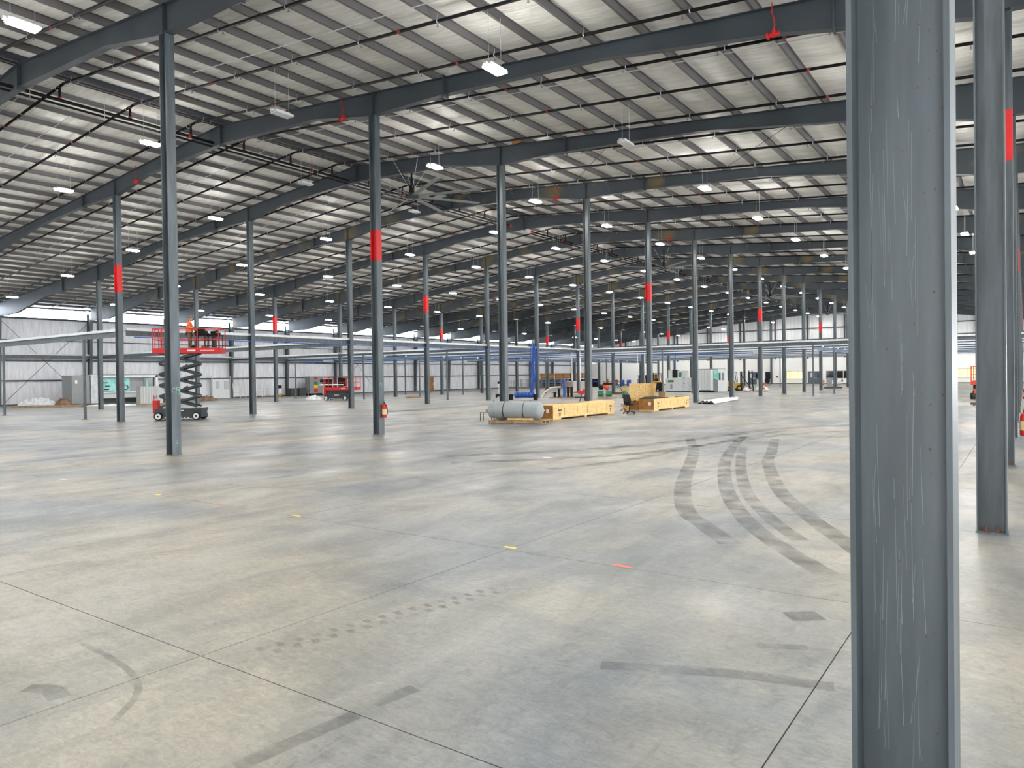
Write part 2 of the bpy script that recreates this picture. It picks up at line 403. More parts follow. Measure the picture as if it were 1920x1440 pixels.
window(-38.2, -37.3, .9, 2.15, 'darkglass'); window(-9.0, -6.2, .95, 2.18, 'glow', (-8.4, -7.3)); window(-5.8, -3.2, .95, 2.18, 'glow', (-4.6,))
window(-21.8, -19.4, .98, 2.17, 'darkglass')
tag_box = MB().box(-36.35, -35.95, YB-.2, YB-.1, 1.15, 1.4).build('wall_box', 'black', None, label='small black box mounted on the white end wall', cat='wall box')
# left-wall doors
for i, (ya, m) in enumerate(((82.6, 'woodend'), (47.2, 'cabm'))):
    dn += 1
    d = link('door_%d' % dn, MB().box(XW-.1, XW+.02, ya-.05, ya+1.1, 0, 2.2).mesh('door', 'cab'), None, kind='structure')
    l = MB().box(XW+.02, XW+.07, ya+.02, ya+1.0, .02, 2.12).build('door_leaf', m, d); MB().box(XW+.07, XW+.12, ya+.85, ya+.92, .95, 1.1).build('handle', 'galv', l)

mb = MB(); x_ = XW
for i in range(3):  # unseen door openings, added so daylight enters from behind the camera
    a_ = XW+14+30*i; b_ = a_+3.4
    mb.box(x_, a_, YF-.3, YF-.1, 0, 12.9); mb.box(a_, b_, YF-.3, YF-.1, 4.4, 12.9); x_ = b_
mb.box(x_, XR, YF-.3, YF-.1, 0, 12.9); mb.build('wall_front', 'metalpanel', kind='structure')
# wall columns (tapered) and their tall eave brackets
def wallcol(s):
    mb = MB()
    def taper(x0b, x1b, x0t, x1t, y0, y1, h):
        mb.add([(x0b, y0, 0), (x1b, y0, 0), (x1b, y1, 0), (x0b, y1, 0), (x0t, y0, h), (x1t, y0, h), (x1t, y1, h), (x0t, y1, h)], [(0, 1, 2, 3), (4, 5, 6, 7), (0, 1, 5, 4), (1, 2, 6, 5), (2, 3, 7, 6), (3, 0, 4, 7)])
    taper(s*.05, s*.07, s*.05, s*.07, -.12, .12, 8.6); taper(s*.07, s*.32, s*.07, s*.75, -.006, .006, 8.1); taper(s*.32, s*.34, s*.75, s*.77, -.12, .12, 8.0)
    return mb.mesh('wall_column', 'steel')
wc = wallcol(1)
for k in range(2, 16):
    link('wall_column', wc, None, 'grey tapered steel column against the left wall, %s from the left photo edge' % ORD[k-2], 'column', 'tapered columns along the left wall', None, (XW+.02, YK(k), 0))

# ================================================================== COLUMNS
def shaft_mesh(h, d=.315, w=.25):
    mb = MB()
    for s in (-1, 1): mb.box(min(s*d/2, s*(d/2-.018)), max(s*d/2, s*(d/2-.018)), -w/2, w/2, .02, h)
    mb.box(-d/2+.017, d/2-.017, -.006, .006, .02, h); return mb.mesh('shaft', 'steel')
SH = {11.31: shaft_mesh(11.31), 9.45: shaft_mesh(9.45)}
BASE = MB().box(-.17, .17, -.14, .14, 0, .02).mesh('base_plate', 'steel')
BOLT = MB().cyl((0, 0, .02), (0, 0, .085), .014, 6); BOLT.cyl((0, 0, .02), (0, 0, .045), .026, 6); BOLT = BOLT.mesh('anchor_bolt', 'brass')
def band(z0, z1):
    mb = MB(); d, w = .3165, .2515
    for s in (-1, 1): mb.box(min(s*d/2, s*(d/2-.0195)), max(s*d/2, s*(d/2-.0195)), -w/2, w/2, z0, z1)
    mb.box(-d/2+.019, d/2-.019, -.0072, .0072, z0, z1); return mb.mesh('painted_band', 'red')
BANDS = {}
ROWS = {'C': (XC, 11.31, range(0, 17), 'in the row that starts with the chalk-marked C19 column'),
        'B': (XB, 11.31, range(1, 17), 'in the row that starts with the red-banded column at the far left'),
        'A': (XA, 9.45, range(2, 17), 'in the row nearest the left wall'),
        'D': (XD, 9.45, range(-1, 17), 'in the row receding behind the large foreground column')}
BZ = {('C', 1): (6.2, 7.27), ('B', 1): (6.5, 7.85), ('D', 1): (6.35, 7.4), ('A', 4): (6.4, 7.7), ('B', 4): (7.0, 8.2), ('B', 7): (6.6, 7.8)}
for rn, (X, h, ks, ph) in ROWS.items():
    ks = list(ks)
    for k in ks:
        y = YK(k); xx = X
        if rn == 'D' and k == -1: y = 2.925; xx = -.355
        bandq = (k % 3 == 1); extra = 'grey steel I-column'
        if bandq: extra += ' with a red-painted band'
        lab = '%s, %s %s' % (extra, ORD[k-ks[0]], ph)
        if (rn, k) == ('D', -1): lab = 'huge scratched grey steel I-column in the right foreground'
        if (rn, k) == ('D', 0): lab = 'dark grey steel I-column with two rusty base bolts, right of the foreground column'
        if (rn, k) == ('C', 0): lab = 'grey steel I-column with pale green chalk C19 in front of the scissor lift'
        if (rn, k) == ('C', 1): lab = 'grey steel I-column with red band, chalk C18 and an extinguisher on it'
        if (rn, k) == ('B', 1): lab = 'grey steel I-column with a red band, left of the scissor lift'
        if (rn, k) == ('C', 3): lab = 'grey steel I-column standing behind the long pale crate'
        if (rn, k) == ('C', 2): lab = 'grey steel I-column standing behind the grey tank'
        c = thing('steel_column', lab, 'column', (xx, y, 0), 0, 'free-standing steel columns')
        link('shaft', SH[h], c); link('base_plate', BASE, c)
        for bx in (-.06, .06):
            for by in (-.07, .07): link('anchor_bolt', BOLT, c, loc=(bx, by, 0))
        if bandq:
            z = BZ.get((rn, k), (6.5, 7.6))
            if z not in BANDS: BANDS[z] = band(*z)
            link('painted_band', BANDS[z], c, label='red painted band')
# chalk writing on the +X flange faces (u = Y to the right, v = Z)
def strokes(name, m, x, y, z, sc, lines, label):
    mb = MB()
    for ln in lines: mb.tube([(0, u*sc, v*sc) for u, v in ln], .006, 4)
    return mb.build(name, m, None, loc=(x, y, z))
def attach(o, rn, k):
    for c in bpy.data.objects:
        if c.name.startswith('steel_column') and c.type == 'EMPTY' and abs(c.location.x-ROWS[rn][0]) < .01 and abs(c.location.y-YK(k)) < .01:
            o.parent = c; o.location = Vector(o.location) - c.location; return
arc = lambda cx, cy_, r, a0, a1, n=10: [(cx+r*math.cos(math.radians(a0+(a1-a0)*i/n)), cy_+r*math.sin(math.radians(a0+(a1-a0)*i/n))) for i in range(n+1)]
cC = arc(.30, .5, .3, 60, 300); c1 = [(.62, .0), (.62, 1.0)]; c9 = arc(.88, .72, .22, 0, 360) + [(1.08, .6), (1.0, -.15)]; c8 = arc(.86, .74, .18, 0, 360), arc(.86, .3, .22, 0, 360)
attach(strokes('chalk_mark', 'chalkg', XC+.163, YK(0)-.115, 1.66, .195, [cC, c1, c9], ''), 'C', 0)
attach(strokes('chalk_mark', 'chalkg', XC+.163, YK(1)-.11, 1.66, .19, [cC, c1, c8[0], c8[1]], ''), 'C', 1)
attach(strokes('chalk_mark', 'chalkg', XC+.163, YK(0)-.03, .32, .09, [arc(.3, .5, .3, 20, 300), [(0, 0), (1, .1)]], ''), 'C', 0)
attach(strokes('chalk_mark', 'chalkg', XC+.163, YK(3)-.03, 1.7, .2, [[(.2, 0), (.2, 1.2)], [(.5, .3), (.5, 1)]], ''), 'C', 3)
for k, ls in ((1, [[(.5, 1), (0, 1), (0, 0), (.5, 0)], [(0, .5), (.4, .5)], [(.65, 0), (.65, 1)], [(.8, 1), (1.2, 1), (.95, 0)]]), (2, [arc(.5, .5, .45, 0, 330), [(.2, .3), (.8, .7)]]), (3, [arc(.4, .5, .4, 0, 330), [(.3, .1), (.9, .9)]])):
    attach(strokes('chalk_mark', 'chalkr', XB+.163, YK(k)-.1, 1.75, .2, ls, ''), 'B', k)
# scratches and rust specks on the foreground column's web (raised bare-metal streaks, real wear)
sm = MB(); rs = MB()
rg = random.Random(3)
for i in range(70):
    x0 = rg.uniform(-.11, .07); z0 = rg.choice([rg.uniform(.4, 1.6), rg.uniform(1.9, 3.4)]); ln = rg.uniform(.06, .5); dx = rg.uniform(-.012, .012); w = rg.uniform(.0004, .0011)
    sm.add([(x0-w, -.0064, z0), (x0+w, -.0064, z0), (x0+dx+w*.5, -.0064, z0+ln), (x0+dx-w*.5, -.0064, z0+ln)], [(0, 1, 2, 3)])
for i in range(60):
    x0 = rg.choice([rg.uniform(-.12, .13), rg.uniform(.05, .135)]); z0 = rg.uniform(.5, 3.3); r = rg.uniform(.001, .0038)
    rs.add([(x0+r*math.cos(a), -.0065, z0+r*1.6*math.sin(a)) for a in [0, 1.2, 2.4, 3.6, 4.9]], [(0, 1, 2, 3, 4)])
o = sm.build('scratches', mat('scratched_primer', (134, 142, 143), .6), kind='stuff'); o.location = (-.355, 2.925, 0)
q = rs.build('rust_specks', M['rust'], kind='stuff'); q.location = (-.355, 2.925, 0)
for c in bpy.data.objects:
    if c.get('label', '').startswith('huge scratched'):
        for t in (o, q): t.parent = c; t.location = (0, 0, 0)

# ================================================================== RAFTERS
prof = [(0, TOP-.82), (6, TOP-SLOPE*6-.55), (9.0, 11.32), (9.4, 11.32), (12.4, 11.28), (18.3, 10.92), (19.6, 10.74), (23.2, 10.24), (27.1, 9.46), (27.7, 9.46), (35.4, 9.0), (41.7, 7.95), (45.3, 7.9)]
def rafter_meshes():
    web = MB(); fl_ = MB(); st = MB()
    us = prof
    for s in (-1, 1):
        for (a, za), (b, zb) in zip(us, us[1:]):
            ta, tb = TOP-SLOPE*a, TOP-SLOPE*b
            web.add([(s*a, -.006, za), (s*b, -.006, zb), (s*b, -.006, tb), (s*a, -.006, ta), (s*a, .006, za), (s*b, .006, zb), (s*b, .006, tb), (s*a, .006, ta)], [(0, 1, 2, 3), (4, 5, 6, 7)])
            for z0, z1 in ((za, zb), (ta, tb)):
                d = -.016 if z0 == za else 0
                e = .016 if z0 == za else -.016
                q0, q1 = (z0, z1)
                fl_.add([(s*a, -.12, q0), (s*b, -.12, q1), (s*b, .12, q1), (s*a, .12, q0), (s*a, -.12, q0+e), (s*b, -.12, q1+e), (s*b, .12, q1+e), (s*a, .12, q0+e)], [(0, 1, 2, 3), (4, 5, 6, 7), (0, 1, 5, 4), (2, 3, 7, 6)])
        for u in (9.17, 27.4):
            zb = 11.32 if u < 20 else 9.46
            st.box(min(s*u, s*u+.012), max(s*u, s*u+.012), -.11, .11, zb, TOP-SLOPE*u-.01)
    return web.mesh('web', 'rafter'), fl_.mesh('flange', 'rafter'), st.mesh('stiffener_plate', 'rafter'), web.mesh('web', 'rafter_old')
RW, RF, RS, RWO = rafter_meshes()
def ib(z, u): 
    for (a, za), (b, zb) in zip(prof, prof[1:]):
        if a <= u <= b: return za+(zb-za)*(u-a)/(b-a)
SPL = {}
for u in (0.0, 12.5, 24.4, 33.0):
    zb, zt = ib(0, u), TOP-SLOPE*u
    SPL[u] = MB().box(-.022, .022, -.13, .13, zb-.07, zt+.07).mesh('splice_plate', 'rafter')
FB = {}
for u in (1.7, 4.7, 7.8, 10.7, 13.7, 18.1, 22.6, 26.0, 30.0, 34.5, 39.0):
    u = min(PU, key=lambda q: abs(q-u))
    FB[u] = MB().bar((0, -.01, ib(0, u)+.03), (0, -.75, TOP-SLOPE*u+.03), .05, .008).mesh('flange_brace', 'steel')
for k in range(-1, 17):
    lab = 'dark grey haunched steel roof beam, %s from the camera across the hall' % ORD[k] if k >= 0 else 'roof beam over the foreground column, above the top of the photo'
    c = thing('roof_beam', lab, 'beam', (RIDGE, YK(k), 0), 0, 'haunched roof beams')
    link('web', RWO if k in (3, 5, 7, 8, 9, 10, 12, 13) else RW, c); link('flange', RF, c); link('stiffener_plate', RS, c)
    for u in SPL:
        for s in ((-1, 1) if u else (1,)): link('splice_plate', SPL[u], c, loc=(s*u, 0, 0))
    if k in (3, 6, 9, 12, 15):
        for u in FB:
            for s in (-1, 1): link('flange_brace', FB[u], c, loc=(s*u, 0, 0))

# ================================================================== SPRINKLER PIPES
BR = [Y0-1.05 + BAY/3*i for i in range(-1, 46)]
hd = MB(); hd.cyl((0, 0, -.02), (0, 0, -.10), .012, 6); hd.cyl((0, 0, -.10), (0, 0, -.125), .02, 6); hd.cyl((0, 0, -.145), (0, 0, -.15), .035, 8)
HEAD = hd.mesh('sprinkler_head', 'cabm')
cp = MB().cyl((-.05, 0, 0), (.05, 0, 0), .055, 8).mesh('pipe_coupling', 'redcoup')
hg = MB(); hg.cyl((0, 0, .03), (0, 0, .2), .005, 4)
for i in range(8):
    a = 2*PI*i/8; b = 2*PI*(i+1)/8; hg.bar((.0, .05*math.cos(a), .05*math.sin(a)), (0, .05*math.cos(b), .05*math.sin(b)), .03, .004)
HG = hg.mesh('pipe_hanger', 'galv')
bp_ = MB()
for s in (-1, 1): bp_.cyl((0, 0, 0), (s*44.5, 0, -SLOPE*44.5), .048, 8)
BP = bp_.mesh('branch_pipe', 'black_pipe', True)
yi = 0
for i, y in enumerate(BR):
    if y > YB: break
    c = thing('sprinkler_pipe', 'black sprinkler pipe under the roof, %d%s line back from the camera' % (i+1, 'st' if i % 10 == 0 and i != 10 else 'nd' if i % 10 == 1 and i != 11 else 'rd' if i % 10 == 2 and i != 12 else 'th'), 'pipe', (RIDGE-.3, y, TOP-.1), 0, 'black branch sprinkler pipes')
    link('branch_pipe', BP, c)
    if y < 75:
        for u in [1.1+2.9*j for j in range(10 if y > 40 else 15)]:
            for s in (-1, 1):
                link('sprinkler_head', HEAD, c, loc=(s*u, 0, -SLOPE*u))
    if y < 48:
        for j, u in enumerate([.6+3.0*j for j in range(14)]):
            for s in (-1, 1):
                link('pipe_hanger', HG, c, loc=(s*u, 0, -SLOPE*u))
                if j % 3 == 1: link('pipe_coupling', cp, c, loc=(s*(u+1.6), 0, -SLOPE*(u+1.6)))
# mains under the ridge
def main_pipe(y0, y1, lab):
    c = thing('sprinkler_main', lab, 'pipe', (-28.65, y0, 12.3))
    m1 = MB()
    m1.cyl((0, 0, 0), (0, y1-y0, 0), .06, 10); m1.build('pipe', 'black_pipe', c, True)
    MB().cyl((-.02, 0, -.16), (-.02, y1-y0, -.16), .045, 8).build('pipe', 'black_pipe', c, True)
    MB().cyl((0, (y1-y0) if y0 < 0 else -.15, 0), (0, (y1-y0)+.15 if y0 < 0 else 0, 0), .1, 10).build('end_cap', 'redcoup' if y0 < 0 else 'red', c)
    return c
ma = main_pipe(-6, 40.4, 'long black double main pipe hung below the near half of the ridge')
mc = main_pipe(43.3, 128, 'long black double main pipe hung below the far half of the ridge')
rsr = MB().cyl((0, 0, .05), (0, 0, .5), .045, 8).mesh('riser', 'black_pipe')
rc = MB(); rc.cyl((0, 0, .05), (0, 0, .1), .07, 8); rc.cyl((0, 0, .45), (0, 0, .5), .07, 8); rc = rc.mesh('riser_coupling', 'redcoup')
mh = MB(); mh.cyl((0, 0, -.22), (0, 0, .75), .008, 4); mh = mh.mesh('pipe_hanger', 'galv')
for y in BR:
    for c, a, b in ((ma, -6, 40), (mc, 43.5, 110)):
        if a < y < b:
            link('riser', rsr, c, loc=(0, y-c.location.y, 0)); link('riser_coupling', rc, c, loc=(0, y-c.location.y, 0))
            link('pipe_hanger', mh, c, loc=(.07, y-c.location.y-1.0, 0))
cpl = MB().cyl((0, -.06, 0), (0, .06, 0), .085, 10).mesh('pipe_coupling', 'redcoup')
for c, L_ in ((ma, 46), (mc, 84)):
    y = 4.0
    while y < L_: link('pipe_coupling', cpl, c, loc=(0, y, 0)); y += 6.4
# thin conduits following the roof slope
cnt_ = {1: 0, -1: 0}
for i, (y, u0, u1, s) in enumerate(((11.6, 2, 26, 1), (11.6, 1, 30, -1), (13.6, 3, 28, -1), (20.4, -.5, 27, 1), (21.3, 1, 26, -1), (28.2, 1, 27, 1), (29.0, 4, 24, -1), (36.5, 1, 26, 1), (44.5, 1, 26, 1), (14.0, 5, 27, 1))):
    mb = MB(); mb.cyl((RIDGE+s*u0, y, T(RIDGE+s*u0)-.02), (RIDGE+s*u1, y, T(RIDGE+s*u1)-.02), .014, 5)
    mb.build('conduit', 'galv', None, label='thin galvanised conduit under the %s roof slope, %s of its side from the camera' % ('right' if s > 0 else 'left', ORD[cnt_[s]]), cat='conduit', group='thin conduits under the roof'); cnt_[s] += 1
# roof bracing rods
for i, (a, b) in enumerate((((-14.4, 27.6), (-19.2, 33.0)), ((-7.1, 27.8), (-11.2, 33.0)))):
    MB().cyl((a[0], a[1], T(a[0])-.03), (b[0], b[1], T(b[0])-.03), .011, 5).build('bracing_rod', 'black', None, label='thin dark bracing rod slanting under the roof behind the third beam, %s one' % ('left', 'right')[i], cat='bracing rod', group='roof bracing rods')
for i, (y0, y1) in enumerate(((YK(2), YK(3)), (YK(7), YK(8)))):
    c = thing('wall_bracing', 'crossed thin rods bracing the left wall ' + ('beside the grey machine' if i == 0 else 'farther back past the stowed lift'), 'bracing rod', (XW+.3, y0, 0))
    MB().cyl((0, .2, .1), (0, y1-y0-.2, 7.6), .02, 5).build('rod', 'black', c); MB().cyl((.05, .2, 7.6), (.05, y1-y0-.2, .1), .02, 5).build('rod', 'black', c)

# ================================================================== HIGH-BAY LIGHTS
hb = MB(); hb.box(-.145, .145, -.36, .36, 0, .05); hb.box(-.1, .1, -.26, .26, .05, .09); HB = hb.mesh('housing', 'white')
LN_on = MB().box(-.165, .165, -.33, .33, -.035, -.001).mesh('lens', 'lens_on'); LN_off = MB().box(-.165, .165, -.33, .33, -.035, -.001).mesh('lens', 'lens_off')
CB = MB().cyl((0, 0, .09), (0, 0, 1.44), .006, 4).mesh('cable', 'galv')
EC = MB().box(-.05, .05, -.44, -.36, .0, .06).mesh('end_cap', 'white')
OFF = {(1, 1), (2, 2), (0, 2), (0, 3)}
rg = random.Random(5)
ROWU = [('c', RIDGE-.35), ('1', RIDGE+7.9), ('-1', RIDGE-7.9), ('2', RIDGE+16.7), ('-2', RIDGE-16.7), ('3', RIDGE+25.4), ('-3', RIDGE-25.4), ('4', RIDGE+34.53), ('-4', RIDGE-34.53)]
RN = {'c': 'under the ridge', '1': 'first to the right of the ridge', '-1': 'first to the left of the ridge', '2': 'second to the right of the ridge', '-2': 'second to the left of the ridge', '3': 'third to the right of the ridge', '-3': 'third to the left of the ridge', '4': 'fourth to the right of the ridge', '-4': 'fourth to the left of the ridge', '5': 'fifth to the right of the ridge', '-5': 'fifth to the left of the ridge'}
offs = {('1', 1), ('2', 2), ('c', 2), ('c', 3), ('-4', 8), ('-3', 9), ('-4', 10), ('-3', 11), ('-4', 12), ('-2', 13), ('-3', 13), ('-1', 14)}
for rn, x in ROWU:
    for n_ in range(-1, 17):
        y = 7.75 + 7.632*n_
        if y > YB-2: continue
        off = (rn, n_) in offs
        c = thing('high_bay_light', ('%s white high-bay light, %s back in the row %s' % ('unlit' if off else 'glowing', ORD[n_], RN[rn])) if n_ >= 0 else 'high-bay light level with the camera, row %s' % RN[rn], 'light', (x, y, T(x)-1.42), 0, 'hanging high-bay lights')
        link('housing', HB, c); link('lens', LN_off if off else LN_on, c)
        link('cable', CB, c, loc=(0, -.27, 0)); link('cable', CB, c, loc=(0, .27, 0)); link('end_cap', EC, c)

# ================================================================== CEILING FANS
def fan(x, y, z, lab, rz):
    c = thing('ceiling_fan', lab, 'fan', (x, y, z), rz, 'huge ceiling fans')
    MB().lathe([(.1, .1), (.3, .1), (.34, .04), (.34, -.08), (.2, -.12), (.1, -.12)], 16).build('hub', 'darkgrey', c)
    m = MB(); m.cyl((0, 0, .1), (0, 0, .5), .13, 10); m.cyl((0, 0, .5), (0, 0, 1.5), .05, 8); m.build('motor', 'black', c)
    bl = MB(); bl.add([(.3, -.08, .02), (3.6, -.09, .01), (3.6, .09, -.04), (.3, .08, -.05), (.3, -.08, .035), (3.6, -.09, .025), (3.6, .09, -.025), (.3, .08, -.035)], [(0, 1, 2, 3), (4, 5, 6, 7), (0, 1, 5, 4), (1, 2, 6, 5), (2, 3, 7, 6), (3, 0, 4, 7)])
    bl = bl.mesh('blade', 'cabm')
    for i in range(8): link('blade', bl, c, rot=2*PI*i/8)
    g = MB()
    for a in (.7, 2.3, 3.9, 5.5): g.cyl((.15*math.cos(a), .15*math.sin(a), .4), (.9*math.cos(a), .9*math.sin(a), 1.6), .01, 4)
    g.build('guy_wires', 'galv', c)
fan(-24.3, 26.1, 10.85, 'huge ceiling fan nearest the camera, left of the ridge pipes in photo centre', .3)
fan(-24.4, YK(6), 10.85, 'huge ceiling fan farther back with eight long grey blades', .1)
fan(-24.4, YK(10), 10.85, 'most distant huge ceiling fan, small near the back', .5)
fan(-24.4, YK(14), 10.85, 'tiny ceiling fan at the very end of the hall', .2)

# red valves with dangling hoses on the beams
for i, (x, y, lab) in enumerate(((-4.95, YK(1)-.12, 'red valve with dangling red hose on the second roof beam, upper right'), (-20.3, YK(1)-.12, 'red valve with dangling hose left of the C18 column top'), (-34.9, YK(1)-.12, 'red valve hanging left of the C19 column, on the second beam'), (-20.6, YK(3)-.12, 'red valve with dangling hose on the fourth roof beam'), (-20.6, YK(5)-.12, 'small red valve on the sixth roof beam'))):
    zb = ib(0, abs(x-RIDGE)); zt = T(x)
    c = thing('sprinkler_valve', lab, 'valve', (x, y, zb-.03), 0, 'red valves on the roof beams')
    v = MB(); v.cyl((-.14, 0, 0), (.14, 0, 0), .055, 8); v.cyl((0, 0, -.05), (0, 0, .1), .06, 8); v.cyl((-.16, 0, 0), (-.12, 0, 0), .09, 8); v.build('valve', 'red', c)
    d = zt-zb
    MB().tube([(0, -.03, .08), (.04, -.05, .3*d), (.02, -.04, .55*d), (-.03, -.05, .8*d), (-.02, -.02, d+.1)], .014, 6).build('hose', 'red', c)
# cardboard box on the third roof beam
c = thing('cardboard_box', 'brown cardboard box sitting up on the third roof beam', 'box', (-17.85, YK(2)-.02, T(-17.85)+.02))
B(-.28, .28, -.1, .25, .01, .17).build('carton', 'card', c); MB().add([(-.28, -.1, .17), (.0, -.1, .17), (-.05, -.24, .16), (-.3, -.24, .16)], [(0, 1, 2, 3)]).build('flap', 'card', c)

# ================================================================== OVERHEAD FRAME BEAMS
def beam(a, b, lab, m='steel', h=.26, tray=True):
    a = Vector(a); b = Vector(b); c = thing('overhead_beam', lab, 'beam', tuple(a), 0, 'low overhead frame beams')
    d = b-a; w = .16; z = -.1-h/2
    mb = MB()
    mb.bar((0, 0, -.1), tuple(Vector((0, 0, -.1))+d), w, .014); mb.bar((0, 0, -.1-h), tuple(Vector((0, 0, -.1-h))+d), w, .014); mb.bar((0, 0, z), tuple(Vector((0, 0, z))+d), .012, h)
    mb.build('i_beam', m, c)
    if tray: MB().bar((0, 0, -.03), tuple(Vector((0, 0, -.03))+d), .19, .13).build('tray', 'galv', c, label='bright galvanised tray on top')
    # clamps along the beam
    n_ = int(d.length/3); cl = MB().box(-.06, .06, -.06, .06, -.1, .07).mesh('clamp', 'galv')
    for i in range(1, n_): link('clamp', cl, c, loc=tuple(d*i/n_))
    return c
beam((-73.7, 18.62, 4.67), (-37.35, 18.62, 4.67), 'grey low beam crossing the far left in front of the wall bracing')
beam((-37.2, 18.7, 4.7), (-37.2, 63.9, 4.7), 'long low beam with white tray running back behind the scissor lift')
beam((-73.7, 34.3, 4.65), (-37.3, 34.3, 4.65), 'low beam seen behind the scissor lift, second cross beam')
beam((-73.6, 22, 4.65), (-73.6, 62, 4.65), 'low beam running along the left wall')
for i, (Y, x0, x1) in enumerate(((48.9, -73.6, -37.3), (56.5, -73.6, -37.3), (64.1, -73.6, -37.3), (64.0, -37.1, 12), (71.8, -73, 12), (79.4, -73, 12), (87.0, -70, 12), (94.7, -70, 12), (102.3, -66, 12), (109.9, -66, 12), (117.5, -66, 12))):
    beam((x0, Y, 4.66 if Y == 64.0 else 4.55), (x1, Y, 4.66 if Y == 64.0 else 4.55), 'low cross beam, %s counting back from the one behind the scissor lift' % ORD[i+1], 'steel' if i in (0, 3) else 'bluesteel', .28 if i == 3 else (.2 if i < 3 else .1))
for i, x in enumerate((-52.3, -14.4)):
    y0 = 48.9 if x < -50 else 64.1
    beam((x, y0, 4.25), (x, 118, 4.25), 'blue-grey lengthwise beam under the low frame, %s from the left' % ORD[i], 'bluesteel', .22, False)
MB().cyl((-36.95, 19, 4.27), (-36.95, 63.5, 4.27), .03, 6).build('air_line', 'blue', None, label='thin blue air line strung below the long low beam', cat='pipe')
MB().cyl((-66, 52.6, 3.86), (-20, 66, 3.86), .04, 6).build('air_line', 'blue', None, label='blue pipe crossing diagonally beneath the low beams', cat='pipe')
PP = MB().box(-.055, .055, -.055, .055, .015, 4.28).mesh('post', 'steel'); PB = MB().box(-.13, .13, -.13, .13, 0, .015).mesh('base_plate', 'steel')
posts = [(-52.1, 18.62), (-41.5, 18.62), (-62.6, 49), (-52.3, 49), (-41.7, 49), (-61.2, 64.1), (-52.0, 56.6), (-52.3, 64.2), (-28.0, 64.2), (-28.0, 71.8), (-14.5, 64.2), (-14.4, 71.8), (-14.4, 79.4), (-27.6, 117.5), (-27.4, 102.3), (-41, 79.4), (-65, 71.8), (-.9, 71.8), (-.9, 87), (-2.2, 94.7), (-46, 71.8), (-46, 87)]
for i, (x, y) in enumerate(posts):
    lab = {0: 'thin grey post at the left photo edge under the low beam', 1: 'thin grey post between the grey machine and the red-banded column'}.get(i, 'thin grey post holding up the low frame, %s from the left' % (ORD + ['twenty-first', 'twenty-second'])[sorted(range(len(posts)), key=lambda q: posts[q][0]/posts[q][1]).index(i)])
    c = thing('support_post', lab, 'post', (x, y, 0), 0, 'thin posts of the low frame'); link('post', PP, c); link('base_plate', PB, c)

